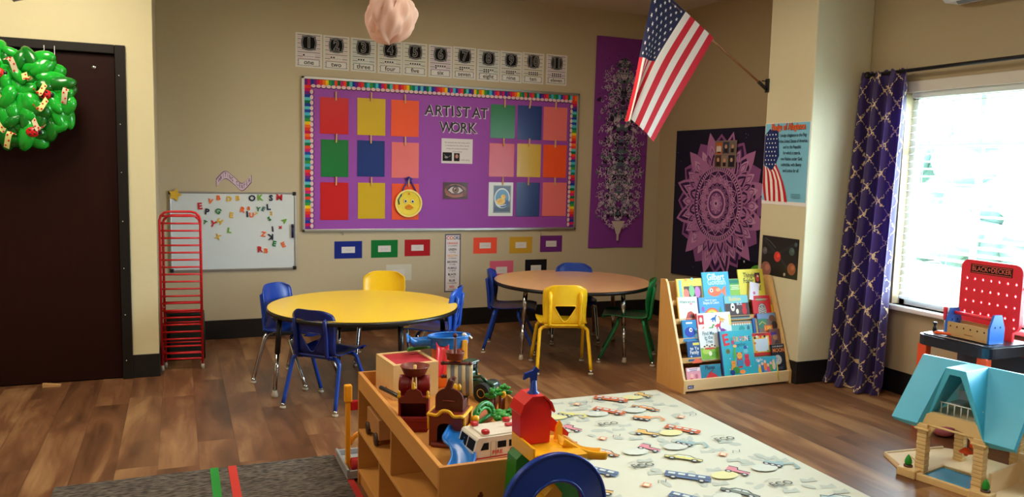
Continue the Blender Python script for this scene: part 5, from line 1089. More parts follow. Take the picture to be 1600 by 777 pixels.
archwall(.0, 'front_arch'); archwall(.36, 'rear_arch')
MB().bx(-.14, .14, .014, .345, .296, .308, TAN2).build('upper_floor', th_)
m_ = MB(); m_.bx(.16, .46, .30, .312, .012, .15, TAN2); m_.bx(.16, .172, .02, .30, .012, .11, TAN2); m_.build('partition_wall', th_)
m_ = MB(); RW = plast((222, 226, 228), .4)
for zz in (.318, .375): m_.tube([(-.135, .05, zz), (-.075, .03, zz), (.11, .03, zz)], .0035, RW, 6)
for k in range(9): m_.tube([(-.135+k*.030, .05 if k == 0 else .031, .308), (-.135+k*.030, .05 if k == 0 else .031, .376)], .0028, RW, 6)
m_.build('balcony_rail', th_)
m_ = MB(); m_.box((-.075, .20, .345), (.05, .09, .012), RW, bev=.003); m_.box((-.075, .245, .372), (.05, .008, .05), RW, bev=.003); m_.build('toy_bench', th_)
m_ = MB(); m_.tube([(.02, .10, .30), (.02, .10, .165)], .0015, RW, 5); m_.build('lamp_cord', th_)
m_ = MB(); m_.lathe([(.006, .170), (.012, .166), (.030, .150), (.031, .147), (.010, .140), (.008, .132), (0, .130)], plast((236, 84, 30), .35), c=(.02, .10, 0), seg=18); m_.build('hanging_lamp', th_)
def roof_mesh():
    bm = bmesh.new(); V = {}
    def v(*p):
        k = tuple(round(x, 4) for x in p)
        if k not in V: V[k] = bm.verts.new(p)
        return V[k]
    E, Rz, Gz = .262, .545, .552
    for s_ in (-1, 1):
        bm.faces.new([v(s_*.275, -.035, E), v(s_*.150, -.035, E), v(s_*.045, .19, Rz), v(s_*.262, .19, Rz)])
        bm.faces.new([v(s_*.045, -.02, Gz), v(s_*.045, .19, Rz), v(s_*.150, -.035, E)])
        bm.faces.new([v(s_*.275, .42, E), v(s_*.262, .21, Rz), v(0, .21, Rz), v(0, .42, E)])
        bm.faces.new([v(s_*.262, .19, Rz), v(s_*.045, .19, Rz), v(0, .19, Rz), v(0, .21, Rz), v(s_*.262, .21, Rz)])
    bm.faces.new([v(-.045, -.02, Gz), v(.045, -.02, Gz), v(.045, .19, Rz), v(0, .19, Rz), v(-.045, .19, Rz)])
    bmesh.ops.recalc_face_normals(bm, faces=bm.faces[:])
    me = bpy.data.meshes.new('roof'); bm.normal_update()
    top = max(bm.faces, key=lambda f: f.calc_center_median().z)
    if top.normal.z < 0: bmesh.ops.reverse_faces(bm, faces=bm.faces[:])
    bm.to_mesh(me); bm.free(); me.materials.append(TURQ); o = bpy.data.objects.new('roof', me); COL.objects.link(o)
    md = o.modifiers.new('t', 'SOLIDIFY'); md.thickness = .030; md.offset = -1; md.use_even_offset = True
    b_ = o.modifiers.new('b', 'BEVEL'); b_.width = .007; b_.segments = 3; b_.limit_method = 'ANGLE'; b_.angle_limit = math.radians(25)
    return o
ro = roof_mesh(); ro.parent = th_
MB().ball((0, 0, .062), .062, plast((206, 120, 140), .35), 20, (1.15, 1.15, 1)).build('pink_ball', loc=(3.99, 2.985, .24) if False else (3.86, 2.99, 0.0), label='pink ball on the floor behind the toy house, seen through its arch', category='ball')

# ------------------------------------------------------------------ low storage unit with a tray top
SX0, SX1, SY0, SY1, SH = .713, 1.213, 2.222, 3.410, .508
su = thing('storage_shelf', 'low honey coloured wooden cubby shelf with a raised tray top full of toys', 'shelf unit', ((SX0+SX1)/2, (SY0+SY1)/2, 0))
def sb(name, x0, x1, y0, y1, z0, z1, m=HONEY, bev=.002, parent=su):
    return MB().bx(x0-(SX0+SX1)/2, x1-(SX0+SX1)/2, y0-(SY0+SY1)/2, y1-(SY0+SY1)/2, z0, z1, m, bev=bev).build(name, parent)
T = .016
ep = sb('end_panel', SX0, SX1, SY0, SY0+T, 0, SH, HONEY_X); sb('end_panel', SX0, SX1, SY1-T, SY1, 0, SH, HONEY_X)
kb = MB(); A = Art(kb, (-.115, -(SY1-SY0)/2, .40), (1, 0, 0), (0, 0, 1), lift=.0005); A.ell(0, 0, .010, .006, (96, 40, 16), 10); A.ell(.002, .006, .006, .008, (110, 50, 20), 8, .4); kb.build('wood_knot', ep, recalc=False)
sb('back_panel', SX1-.010, SX1, SY0+T, SY1-T, .03, SH); sb('tray_floor', SX0+T, SX1-.010, SY0+T, SY1-T, .434, .446); sb('top_rail', SX0, SX0+T, SY0+T, SY1-T, .432, SH)
sb('middle_shelf', SX0, SX1-.010, SY0+T, SY1-T, .240, .255); sb('bottom_shelf', SX0, SX1-.010, SY0+T, SY1-T, .055, .070); sb('kick_board', SX0+.01, SX0+.024, SY0+T, SY1-T, 0, .055)
sb('divider', SX0+.002, SX1-.010, 2.822, 2.836, .255, .434, HONEY_X); sb('divider', SX0+.002, SX1-.010, 3.008, 3.022, .070, .240, HONEY_X); sb('divider', SX0+.002, SX1-.010, 2.60, 2.614, .070, .240, HONEY_X)
TZ = .446
# sorting box with a red lid
bxo = thing('wooden_toy_box', 'pale wooden box with a red top at the far end of the toy shelf', 'toy box', (.893, 3.262, TZ), math.radians(5))
m_ = MB(); m_.bx(-.10, .10, -.115, -.105, 0, .14, PINE); m_.bx(-.10, .10, .105, .115, 0, .14, PINE); m_.bx(-.10, -.09, -.105, .105, 0, .14, PINE); m_.bx(.09, .10, -.105, .105, 0, .14, PINE); m_.bx(-.09, .09, -.105, .105, 0, .01, PINE); m_.build('box_side', bxo)
m_ = MB(); 
for a, b_, c_, d_ in ((-.10, .10, -.115, -.095), (-.10, .10, .095, .115), (-.10, -.082, -.095, .095), (.082, .10, -.095, .095)): m_.bx(a, b_, c_, d_, .14, .148, PINE, bev=.001)
m_.build('lid_frame', bxo); MB().bx(-.082, .082, -.095, .095, .138, .144, mat('red_felt', (176, 30, 46), .85, var=.08)).build('red_lid', bxo)
m_ = MB(); A = Art(m_, (-.1, 0, .045), (0, -1, 0), (0, 0, 1), lift=.0004); A.ell(.03, -.015, .016, .004, (110, 70, 40), 8, -.3); m_.build('hand_slot', bxo, recalc=False)
m_ = MB(); m_.tube([(.745, 3.12, .512), (.765, 3.05, .512), (.79, 2.99, .505), (.83, 2.965, .480), (.86, 2.975, .462)], .009, BLACKP, 8, smooth_path=5); m_.build('black_handle', loc=(0, 0, 0), label='curved black plastic handle lying on the shelf rim by the wooden box', category='handle')

# pirate ship, three sections
BRN, BRN2, DRED, GOLD = plast((112, 38, 20), .38), plast((84, 28, 16), .4), plast((130, 14, 16), .38), plast((232, 176, 30), .35)
p1 = thing('pirate_ship_stern', 'dark red toy ship section with a round brown tub and two red sails', 'toy ship', (.790, 2.775, TZ), math.radians(-20))
m_ = MB(); 
def hull(m_, w, d, z0, z1, mm, fl=1.0):
    P = lambda f, z: [(-w/2*f, -d/2*f, z), (w/2*f, -d/2*f, z), (w/2*f, d/2*f, z), (-w/2*f, d/2*f, z)]
    for (fa, za), (fb, zb) in (((.86*fl, z0), (1*fl, z0+(z1-z0)*.35)), ((1*fl, z0+(z1-z0)*.35), (.96*fl, z1))):
        A_ = [m_.bm.verts.new(p) for p in P(fa, za)]; B_ = [m_.bm.verts.new(p) for p in P(fb, zb)]
        m_._fin([m_.bm.faces.new((A_[k], A_[(k+1) % 4], B_[(k+1) % 4], B_[k])) for k in range(4)]+[m_.bm.faces.new(A_[::-1])], mm)
hull(m_, .115, .10, 0, .045, DRED); m_.bx(-.055, .055, .035, .048, .04, .125, DRED, bev=.003); m_.bx(-.055, -.046, -.048, .04, .04, .115, DRED, bev=.003); m_.bx(.046, .055, -.048, .04, .04, .115, DRED, bev=.003); m_.box((0, -.05, .052), (.118, .012, .018), DRED, bev=.004); m_.bx(-.05, .05, -.045, .04, .108, .115, DRED); m_.build('hull', p1)
m_ = MB(); m_.prism([(-.055, 0), (.055, 0), (.055, .018), (.034, .022), (.026, .042), (.010, .052), (-.010, .052), (-.026, .042), (-.034, .022), (-.055, .018)], -.052, -.044, BRN, fr=(Vector((0, 0, .112)), Vector((1, 0, 0)), Vector((0, 0, 1)), Vector((0, 1, 0)))); m_.build('arched_board', p1)
for a, z in ((-.052, .13), (0, .162), (.052, .13)): m_ = MB(); m_.lathe([(0, 0), (.006, 0), (.0075, .008), (.004, .014), (.006, .019), (.003, .026), (0, .028)], GOLD, c=(a, -.048, z), seg=10); m_.build('finial', p1)
m_ = MB(); m_.tube([(.0, .02, .11), (.0, .02, .235)], .006, plast((226, 190, 120), .5), 8); m_.build('mast', p1)
for s_ in (-1, 1):
    m_ = MB(); m_.grid(lambda a, b, s_=s_: Vector((s_*(.006+.048*a+.004*math.sin(b*3)), .012-.022*math.sin(b*PI)*1, .125+.075*b)), 4, 8, DRED); m_.build('sail', p1, solid=.004)
m_ = MB(); m_.lathe([(.022, .196), (.040, .205), (.052, .232), (.055, .236), (.051, .236), (.038, .208), (0, .204)], BRN, c=(0, .01, 0), seg=22); m_.build('crow_nest', p1)

p2 = thing('pirate_ship_cabin', 'brown toy ship cabin with an arched doorway and yellow rope rail on the toy shelf', 'toy ship', (.872, 2.60, TZ), math.radians(-34))
m_ = MB(); R3 = []
def cabin_wall(w, d, z1):
    P = [(-w/2, 0), (-.030, 0), (-.030, .062)] + [(-.030*math.cos(t), .062+.022*math.sin(t)) for t in [PI*k/8 for k in range(1, 8)]] + [(.030, .062), (.030, 0), (w/2, 0), (w/2, z1), (-w/2, z1)]
    return P
fr2 = (Vector((0, 0, .0)), Vector((1, 0, 0)), Vector((0, 0, 1)), Vector((0, 1, 0)))
m_.prism(cabin_wall(.118, 0, .118), -.060, -.050, BRN, fr=fr2); m_.bx(-.059, -.050, -.05, .060, 0, .118, BRN, bev=.002); m_.bx(.050, .059, -.05, .060, 0, .118, BRN, bev=.002); m_.bx(-.05, .05, .05, .06, 0, .118, BRN2); m_.bx(-.05, .05, -.05, .05, .0, .012, BRN); m_.bx(-.05, .05, -.05, .05, .108, .116, BRN); m_.box((0, -.066, .008), (.10, .02, .016), BRN, bev=.006); m_.build('cabin_body', p2)
m_ = MB(); m_.tube([(-.062, .05, .112), (-.063, -.055, .112), (-.055, -.064, .114), (-.03, -.064, .112), (-.012, -.064, .128), (.012, -.064, .128), (.03, -.064, .112), (.055, -.064, .114), (.063, -.055, .112), (.063, .055, .112)], .0062, GOLD, 8, smooth_path=4); m_.tube([(-.062, -.058, .06), (-.063, -.056, .112)], .005, GOLD, 6); m_.tube([(.064, -.05, .112), (.064, -.045, .06), (.064, .05, .055), (.064, .05, .112)], .005, GOLD, 6); m_.build('rope_rail', p2)
m_ = MB(); m_.prism([(-.050, 0), (.050, 0), (.050, .045)]+[(.050*math.cos(t), .045+.036*math.sin(t)) for t in [PI*k/10 for k in range(1, 10)]]+[(-.050, .045)], -.018, -.008, BRN2, fr=(Vector((0, 0, .116)), Vector((1, 0, 0)), Vector((0, 0, 1)), Vector((0, 1, 0)))); m_.tube([(-.022, -.02, .152), (.022, -.02, .152)], .0035, BRN, 6); m_.bx(.042, .050, -.01, .045, .116, .150, BRN2, bev=.002); m_.build('upper_cabin', p2)
m_ = MB(); m_.box((.0, -.005, .21), (.022, .03, .040), BRN2, rot=(0, .3, 0), bev=.006); m_.tube([(-.014, -.006, .19), (.016, -.006, .235)], .008, BRN2, 8); m_.lathe([(0, 0), (.006, 0), (.007, .01), (.003, .02), (0, .022)], GOLD, c=(.032, 0, .19), seg=10); m_.build('cannon_mount', p2)
m_ = MB(); A = Art(m_, (.0592, .005, .085), (0, 1, 0), (0, 0, 1), lift=0); A.rect(0, 0, .05, .035, (150, 40, 30)); [A.rect(-.016+k*.016, 0, .006, .035, (220, 170, 60)) for k in range(3)]; m_.build('side_window', p2, recalc=False)
m_ = MB(); m_.box((.078, .05, .045), (.022, .03, .05), plast((206, 30, 34), .4), bev=.006); m_.lathe([(0, .07), (.014, .07), (.014, .085), (0, .09)], GOLD, c=(.082, .04, 0), seg=12); m_.build('red_turret', p2)

p3 = thing('pirate_ship_mast', 'toy ship mast with a brown crow nest and grey striped sail on the toy shelf', 'toy ship', (.99, 2.905, TZ), math.radians(-22))
m_ = MB(); hull(m_, .11, .10, 0, .05, BRN2); m_.build('hull', p3)
m_ = MB(); m_.tube([(0, 0, .03), (0, 0, .30)], [.009, .0055], BRN2, 8); m_.ball((0, 0, .312), .0095, BRN2, 10); m_.build('mast', p3)
m_ = MB(); m_.lathe([(.022, .214), (.032, .218), (.037, .245), (.0385, .248), (.035, .248), (.030, .222), (0, .220)], BRN, seg=20); m_.build('crow_nest', p3)
for z in (.203, .150): m_ = MB(); m_.tube([(-.045, -.010, z), (.06, -.010, z)], .0072, BRN2, 8); m_.ball((-.047, -.01, z), .009, BRN2, 8); m_.ball((.062, -.01, z), .009, BRN2, 8); m_.build('yard', p3)
m_ = MB(); CR, GY = plast((214, 200, 160), .6), plast((120, 126, 134), .6)
for k in range(7):
    m_.grid(lambda a, b, k=k: Vector((-.030+.0145*(k+a)+.004*(1-b), -.012-.022*math.sin(b*PI), .075+.125*b)), 2, 8, CR if k % 2 == 0 else GY)
m_.build('striped_sail', p3, solid=.003, recalc=True)
m_ = MB(); m_.lathe([(0, -.004), (.022, -.004), (.022, 0), (0, 0)], GOLD, mtx=Matrix.Translation((.0, -.045, .11)) @ Matrix.Rotation(PI/2, 4, 'X'), seg=20); m_.build('gold_emblem', p3)

# green tractor
tr_ = thing('toy_tractor', 'dark green toy tractor with big black wheels and yellow hubs on the toy shelf', 'toy tractor', (1.150, 3.055, TZ), math.radians(125))
GRT = plast((18, 60, 34), .4)
m_ = MB(); m_.box((-.02, 0, .062), (.13, .045, .045), GRT, bev=.008); m_.box((.045, 0, .095), (.05, .05, .05), GRT, bev=.008); m_.tube([(.02, -.01, .08), (.02, -.01, .13)], .005, GRT, 6); m_.tube([(-.05, .018, .085), (-.02, .018, .105), (.03, .018, .09)], .007, GRT, 6); m_.build('tractor_body', tr_)
m_ = MB(); 
for a in (-.022, .022):
    for b_ in (.028, .066): m_.tube([(b_, a, .10), (b_, a, .150)], .003, GRT, 6)
m_.box((.047, 0, .155), (.055, .06, .010), GRT, bev=.004); m_.box((.047, 0, .13), (.04, .04, .04), BLACKP, bev=.004); m_.build('cab', tr_)
for a in (-.034, .034):
    m_ = MB(); m_.lathe([(.018, -.015), (.040, -.014), (.042, 0), (.040, .014), (.018, .015), (.018, -.015)], mat('black_rubber', (18, 18, 18), .8), mtx=Matrix.Translation((-.045, a*1.1, .042)) @ Matrix.Rotation(PI/2, 4, 'X'), seg=24, smooth=False); wh_ = m_.build('rear_wheel', tr_)
    m_ = MB(); m_.lathe([(0, -.012), (.010, -.012), (.019, -.0165), (.019, .0165), (.010, .012), (0, .012)], plast((222, 178, 60), .45), mtx=Matrix.Translation((-.045, a*1.1, .042)) @ Matrix.Rotation(PI/2, 4, 'X'), seg=20); m_.build('yellow_hub', wh_)
    m_ = MB(); m_.lathe([(.0, -.010), (.024, -.010), (.026, 0), (.024, .010), (0, .010)], mat('black_rubber', (18, 18, 18), .8), mtx=Matrix.Translation((.055, a*.9, .026)) @ Matrix.Rotation(PI/2, 4, 'X'), seg=18); m_.build('front_wheel', tr_)

# jungle pieces: arched green bridge, palms, thatched hut
GRN, GRN2, TRK = plast((20, 120, 36), .4), plast((46, 150, 50), .45), plast((120, 60, 40), .5)
br = thing('toy_bridge', 'green vine arch on a brown ramp behind the toy fire engine', 'toy bridge', (1.02, 2.715, TZ), math.radians(35))
MB().box((0, 0, .018), (.17, .05, .026), plast((176, 96, 56), .5), rot=(0, -.15, 0), bev=.005).build('ramp', br)
m_ = MB(); m_.tube([(-.085, -.026, .022), (.08, -.026, .045)], .009, GRN, 8); rr_ = random.Random(4)
for r_ in (.038, .056): m_.tube([(.0+r_*1.2*math.cos(t), -.024, .040+r_*math.sin(t)) for t in [PI*k/12 for k in range(13)]], .008, GRN if r_ > .05 else GRN2, 8)
for k in range(26): t = PI*rr_.random(); m_.ball((.05*1.2*math.cos(t), -.024+rr_.uniform(-.006, .006), .04+.05*math.sin(t)), rr_.uniform(.006, .010), rr_.choice((GRN, GRN2)), 6)
m_.tube([(-.07, -.024, .03), (-.04, -.024, .06)], .007, GRN, 6); m_.build('vine_arch', br)
pm_ = thing('toy_palm_trees', 'clump of toy palm trees with brown trunks and a banana on the toy shelf', 'toy trees', (1.155, 2.85, TZ), .3).scale = (.9, .9, .85)
pm_ = [o for o in COL.objects if o.name.startswith('toy_palm_trees')][0]
for k, (a, b_) in enumerate(((-.035, 0), (-.012, .006), (.012, -.002), (.035, .008))):
    m_ = MB(); m_.tube([(a, b_, 0), (a*1.05, b_, .09)], .0085, TRK, 8); m_.build('trunk', pm_)
m_ = MB()
for k in range(38):
    q = rr_.uniform(-.05, .05); m_.ball((q, rr_.uniform(-.02, .02), .098+rr_.uniform(-.010, .022)), rr_.uniform(.008, .015), rr_.choice((GRN, GRN2)), 7, (1.3, .8, .7), (rr_.random(), rr_.random(), rr_.random()*3))
m_.build('palm_leaves', pm_); m_ = MB(); m_.tube([(.005, -.022, .078), (.012, -.028, .092), (.008, -.026, .106)], .008, GOLD, 8, smooth_path=3); m_.build('banana', pm_)
ht = thing('toy_hut', 'toy jungle hut with a leafy green roof and cream ribbed front by the red barn', 'toy hut', (1.125, 2.665, TZ), math.radians(20)); ht.scale = (.85, .85, .78)
m_ = MB(); m_.bx(-.045, .055, -.02, .035, 0, .055, plast((196, 186, 140), .6), bev=.004); m_.build('hut_wall', ht)
m_ = MB(); 
for k in range(7): m_.tube([(-.02+k*.012, -.024, .015+.0*k), (-.02+k*.012, -.026, .068)], .005, plast((206, 200, 150), .6), 6)
m_.build('bamboo_front', ht)
m_ = MB()
for k in range(46): m_.ball((rr_.uniform(-.07, .06), rr_.uniform(-.02, .04), .070+rr_.uniform(-.005, .012)), rr_.uniform(.010, .016), rr_.choice((GRN, GRN2)), 7, (1.2, 1, .6))
for k in range(16): m_.ball((-.07+rr_.uniform(-.02, .012), -.015+rr_.uniform(-.015, .01), .03+rr_.uniform(-.02, .04)), rr_.uniform(.009, .014), rr_.choice((GRN, GRN2)), 7)
m_.build('leaf_roof', ht); MB().tube([(-.075, -.035, .008), (-.02, -.055, .008), (.03, -.05, .010)], .008, GRN, 8, smooth_path=3).build('vine', ht)

# blue slide
sl = MB(); CP = catmull([Vector(p) for p in ((.888, 2.530, .506), (.858, 2.485, .500), (.834, 2.44, .493), (.842, 2.39, .482), (.828, 2.33, .468), (.790, 2.27, .458))], 7); BLS = plast((26, 112, 196), .3)
def slide_fn(a, b):
    k = a*(len(CP)-1); i = min(int(k), len(CP)-2); p = CP[i].lerp(CP[i+1], k-i); d = (CP[i+1]-CP[i]).normalized(); n_ = Vector((d.y, -d.x, 0)).normalized(); t = b*2-1
    return p+n_*(-t*.037)+Vector((0, 0, .020*abs(t)**4))
sl.grid(slide_fn, 36, 12, BLS); sl.tube([slide_fn(k/36, 0) for k in range(37)], .0028, BLS, 6); sl.tube([slide_fn(k/36, 1) for k in range(37)], .0028, BLS, 6)
sl.build('blue_slide', solid=.003, label='wavy blue toy slide lying between the ship cabin and the fire engine', category='toy slide')

# fire engine
fe = thing('toy_fire_engine', 'white toy fire engine with red roof lights and FIRE on its side', 'toy fire engine', (.978, 2.415, TZ), math.radians(180+4)); fe.scale = (1, 1, .86)
WT, RDT, BLG = plast((222, 216, 200), .35), plast((186, 20, 30), .35), plast((14, 14, 18), .2)
L_, W2, Z1 = .23, .132, .108
sp_ = [(-L_/2, .022), (L_/2-.006, .022), (L_/2, .034), (L_/2, .052), (L_/2-.012, .100), (L_/2-.018, Z1), (-L_/2, Z1)]
m_ = MB(); m_.prism(sp_, -W2/2, W2/2, WT, fr=(Vector((0, 0, 0)), Vector((1, 0, 0)), Vector((0, 0, 1)), Vector((0, 1, 0)))); m_.box((-.01, 0, Z1+.003), (L_-.055, W2-.018, .008), WT, bev=.003); fb = m_.build('truck_body', fe)
m_ = MB(); A = Art(m_, (0, W2/2, 0), (-1, 0, 0), (0, 0, 1), lift=.0005)   # the side shown to the room
A.poly([(-.092, .060), (-.062, .060), (-.062, .088), (-.080, .088)], (14, 14, 18)); A.poly([(-.030, .062), (.002, .062), (.002, .088), (-.030, .088)], (14, 14, 18)); A.poly([(.012, .062), (.042, .062), (.042, .088), (.012, .088)], (14, 14, 18))
A.rect(.09, .07, .06, .05, (186, 60, 50)); A.text('FIRE', -.030, .046, .021, (206, 30, 34), .02); A.ell(.025, .046, .011, .011, (170, 50, 50), 14); A.rect(0, .030, .225, .005, (186, 30, 36)); A.line([(-.055, .03), (-.055, .09), (-.036, .09), (-.036, .03)], .0014, (110, 110, 110)); m_.build('side_windows', fb, recalc=False)
m_ = MB(); A = Art(m_, (0, -W2/2, 0), (1, 0, 0), (0, 0, 1), lift=.0005); A.rect(.07, .074, .03, .026, (14, 14, 18)); A.rect(.02, .074, .03, .026, (14, 14, 18)); A.rect(-.02, .074, .03, .026, (14, 14, 18)); A.text('FIRE', .03, .046, .021, (206, 30, 34), .02); m_.build('far_side_windows', fb, recalc=False)
m_ = MB(); nrm = Vector((.048, 0, .012)).normalized(); 
for a in (-.030, .030): A = Art(m_, Vector((L_/2-.006, a, .076)), (0, 1, 0), Vector((-.012, 0, .048)), n=nrm, lift=.0007); A.rect(0, 0, .054, .040, (12, 12, 16))
m_.build('windscreen', fb, recalc=False)
for a, b_ in ((.065, -.045), (.065, .045), (-.055, -.045), (-.055, .045)): m_ = MB(); m_.box((a, b_, Z1+.015), (.026, .024, .018), RDT, bev=.007); m_.build('roof_light', fe)
m_ = MB(); m_.lathe([(.020, .108), (.034, .108), (.034, .113), (.020, .113), (.020, .108)], plast((200, 200, 196), .4), seg=24); m_.build('roof_ring', fe)
MB().box((L_/2-.002, 0, .024), (.018, W2+.004, .020), RDT, bev=.005).build('bumper', fe); MB().box((0, 0, .018), (L_-.03, W2-.006, .016), RDT, bev=.004).build('chassis', fe)
MB().box((-.075, .0, Z1+.012), (.09, .018, .010), RDT, bev=.003).build('ladder_rack', fe)
m_ = MB(); A = Art(m_, (L_/2-.029, 0, Z1-.004), (0, 1, 0), (-.3, 0, 1), n=(1, 0, .35), lift=.0012); [A.ell(-.05+.025*k, 0, .003, .003, (206, 40, 40), 8) for k in range(5)]; m_.build('marker_lights', fb, recalc=False)
for a in (.068, -.068):
    for b_ in (-1, 1): m_ = MB(); m_.lathe([(0, -.009), (.019, -.009), (.021, 0), (.019, .009), (0, .009)], BLACKP, mtx=Matrix.Translation((a, b_*(W2/2-.010), .021)) @ Matrix.Rotation(PI/2, 4, 'X'), seg=18); m_.build('wheel', fe)

# blue tray tower with a red slide
bt = thing('toy_slide_tower', 'toy tower with a blue curved tray, orange base and red slide behind the wooden box', 'toy tower', (1.105, 3.30, TZ))
ORT = plast((240, 116, 30), .35)
m_ = MB(); m_.bx(-.075, .045, -.04, .05, 0, .19, ORT, bev=.006); m_.build('orange_base', bt)
m_ = MB(); m_.prism([(.09*math.cos(t)*1.0-.01, .055*math.sin(t)) for t in [2*PI*k/28 for k in range(28)]], .19, .20, BLS); m_.grid(lambda a, b: Vector(((.085+.010*b)*math.cos(2*PI*a)-.01, (.050+.010*b)*math.sin(2*PI*a), .172+.052*b)), 32, 3, BLS, closeu=True); m_.tube([(.096*math.cos(t)-.01, .061*math.sin(t), .224) for t in [2*PI*k/28 for k in range(28)]], .004, BLS, 8, closed=True); m_.build('blue_tray', bt)
m_ = MB(); m_.grid(lambda a, b: Vector((-.20+.13*a, -.01+.055*(b-.5)+.03*math.sin(a*3), +.188-.008*math.sin(a*PI)+.034*abs(2*b-1)**4+.02*max(0, 1-a*5))), 14, 8, BLS); m_.build('blue_channel', bt, solid=.004)
m_ = MB(); m_.grid(lambda a, b: Vector((-.055+.055*(b-.5)-.03*a*a, -.045-.055*a, .185-.12*a**1.3+.022*abs(2*b-1)**3)), 12, 8, plast((220, 30, 44), .35)); m_.build('red_slide', bt, solid=.004)
MB().bx(.035, .06, -.055, -.035, 0, .21, plast((240, 170, 50), .4), bev=.004).build('yellow_post', bt)
m_ = MB(); m_.tube([(.06, -.02, .225), (.075, -.03, .222), (.09, -.02, .21)], .005, WT, 6); m_.ball((.055, -.02, .226), .011, WT, 8); m_.build('white_figure', bt)
MB().tube([(-.19, .03, .165), (-.08, .06, .165)], .009, plast((50, 150, 60), .4), 8).build('green_rim', bt)

# wagon in the cubby and a blue toy below
wg = thing('wooden_block_wagon', 'wooden toy wagon with dark wheels inside the upper cubby of the shelf unit', 'toy wagon', (.785, 3.245, .255))
MB().bx(-.045, .05, -.12, .10, .030, .115, wood('wagon_wood', (186, 128, 74), 2, .5, .1), bev=.003).build('wagon_body', wg)
for a in (-.085, .065):
    for s_ in (-1, 1): m_ = MB(); m_.lathe([(0, -.007), (.026, -.007), (.027, 0), (.026, .007), (0, .007)], plast((60, 36, 24), .5), mtx=Matrix.Translation((s_*.048, a, .027)) @ Matrix.Rotation(PI/2, 4, 'Y'), seg=18); m_.build('wheel', wg)
bt2 = thing('blue_toy_cap', 'round blue toy with a red and white badge in a shelf unit cubby', 'toy', (.80, 2.43, .255), .3)
m_ = MB(); m_.ball((0, 0, .030), .045, plast((24, 90, 160), .35), 16, (1, 1, .7)); m_.build('cap_body', bt2); m_ = MB(); m_.lathe([(0, .060), (.022, .056), (.024, .052), (0, .05)], plast((200, 36, 40), .4), seg=16); m_.lathe([(0, .0625), (.010, .0605), (.010, .058), (0, .058)], WT, seg=12); m_.build('badge', bt2)
MB().box((-.05, .05, .008), (.06, .03, .014), plast((214, 200, 170), .5), bev=.004).build('cream_block', bt2)

# toy lift tower on the floor behind the unit
gt = thing('toy_garage_lift', 'toy garage piece with a yellow post, red rollers and grey base behind the shelf unit', 'toy garage', (.80, 3.575, .0115))
GYP = plast((150, 148, 146), .4); m_ = MB(); m_.bx(-.13, .13, -.145, .15, 0, .012, GYP, bev=.004); m_.bx(-.13, -.118, -.145, .15, .012, .045, GYP, bev=.003); m_.bx(-.118, .13, -.145, -.133, .012, .038, GYP, bev=.003); m_.bx(-.118, .13, .138, .15, .012, .038, GYP, bev=.003); m_.build('grey_base', gt)
YPO = plast((240, 160, 30), .35)
m_ = MB(); m_.bx(-.120, -.098, -.065, -.043, .012, .40, YPO, bev=.004); m_.bx(-.126, -.092, -.070, -.038, .33, .41, YPO, bev=.006); m_.build('yellow_post', gt)
MB().bx(.07, .092, -.065, -.043, .012, .40, YPO, bev=.004).build('yellow_post', gt)
MB().bx(-.10, .07, -.066, -.042, .29, .335, RDT, bev=.006).build('red_beam', gt)
m_ = MB(); m_.tube([(-.10, -.05, .13), (-.07, -.05, .17), (-.015, -.05, .185), (.04, -.05, .17), (.07, -.05, .13)], .012, YPO, 8, smooth_path=4); m_.build('orange_arch', gt)
m_ = MB(); m_.tube([(-.10, -.09, .05), (.08, -.09, .05)], .028, RDT, 14); m_.build('red_roller', gt)

# tall farm playset with a curved blue track standing in front of the unit
fp = thing('farm_playset', 'tall toy farm tower with a red barn top and a big curved blue track', 'toy playset', (1.0, 2.1, 0)); fp.scale = (1, 1, .985)
REDB, GRB, YLB, BLB = plast((214, 26, 26), .33), plast((20, 122, 30), .38), plast((244, 178, 24), .33), plast((10, 54, 150), .3)
m_ = MB(); m_.prism([(-.085, 0), (.17, 0), (.17, .30), (.19, .46), (.175, .505), (.12, .56), (.085, .575), (-.060, .582), (-.085, .56), (-.092, .45), (-.11, .20)], 0, .07, GRB, fr=(Vector((0, .0, 0)), Vector((1, 0, 0)), Vector((0, 0, 1)), Vector((0, 1, 0)))); m_.build('green_tower', fp)
m_ = MB(); m_.prism([(-.062, .582), (.10, .578), (.10, .592), (-.062, .596)], -.10, .08, YLB, fr=fr2); m_.bx(-.070, -.062, -.085, .08, .575, .622, YLB, bev=.003)
m_.prism([(.05, .60), (.075, .60), (.075, .645), (.066, .66), (.055, .64)], .02, .03, YLB, fr=fr2); m_.build('yellow_deck', fp)
m_ = MB(); BP = [(-.049, 0), (.047, 0), (.052, .095), (.042, .124), (.018, .147), (-.018, .147), (-.042, .124), (-.053, .095)]
m_.prism(BP, .015, .080, REDB, fr=(Vector((-.018, 0, .597)), Vector((1, 0, 0)), Vector((0, 0, 1)), Vector((0, 1, 0)))); bb_ = m_.build('red_barn', fp)
m_ = MB()
for k, (a, b_) in enumerate(zip(BP[2:-1], BP[3:])): m_.prism([(a[0]*1.04, a[1]+.002), (b_[0]*1.04, b_[1]+.002), (b_[0]*1.10, b_[1]+.007), (a[0]*1.10, a[1]+.007)], -.000, .086, REDB, fr=(Vector((-.018, 0, .597)), Vector((1, 0, 0)), Vector((0, 0, 1)), Vector((0, 1, 0))))
m_.build('barn_roof', fp)
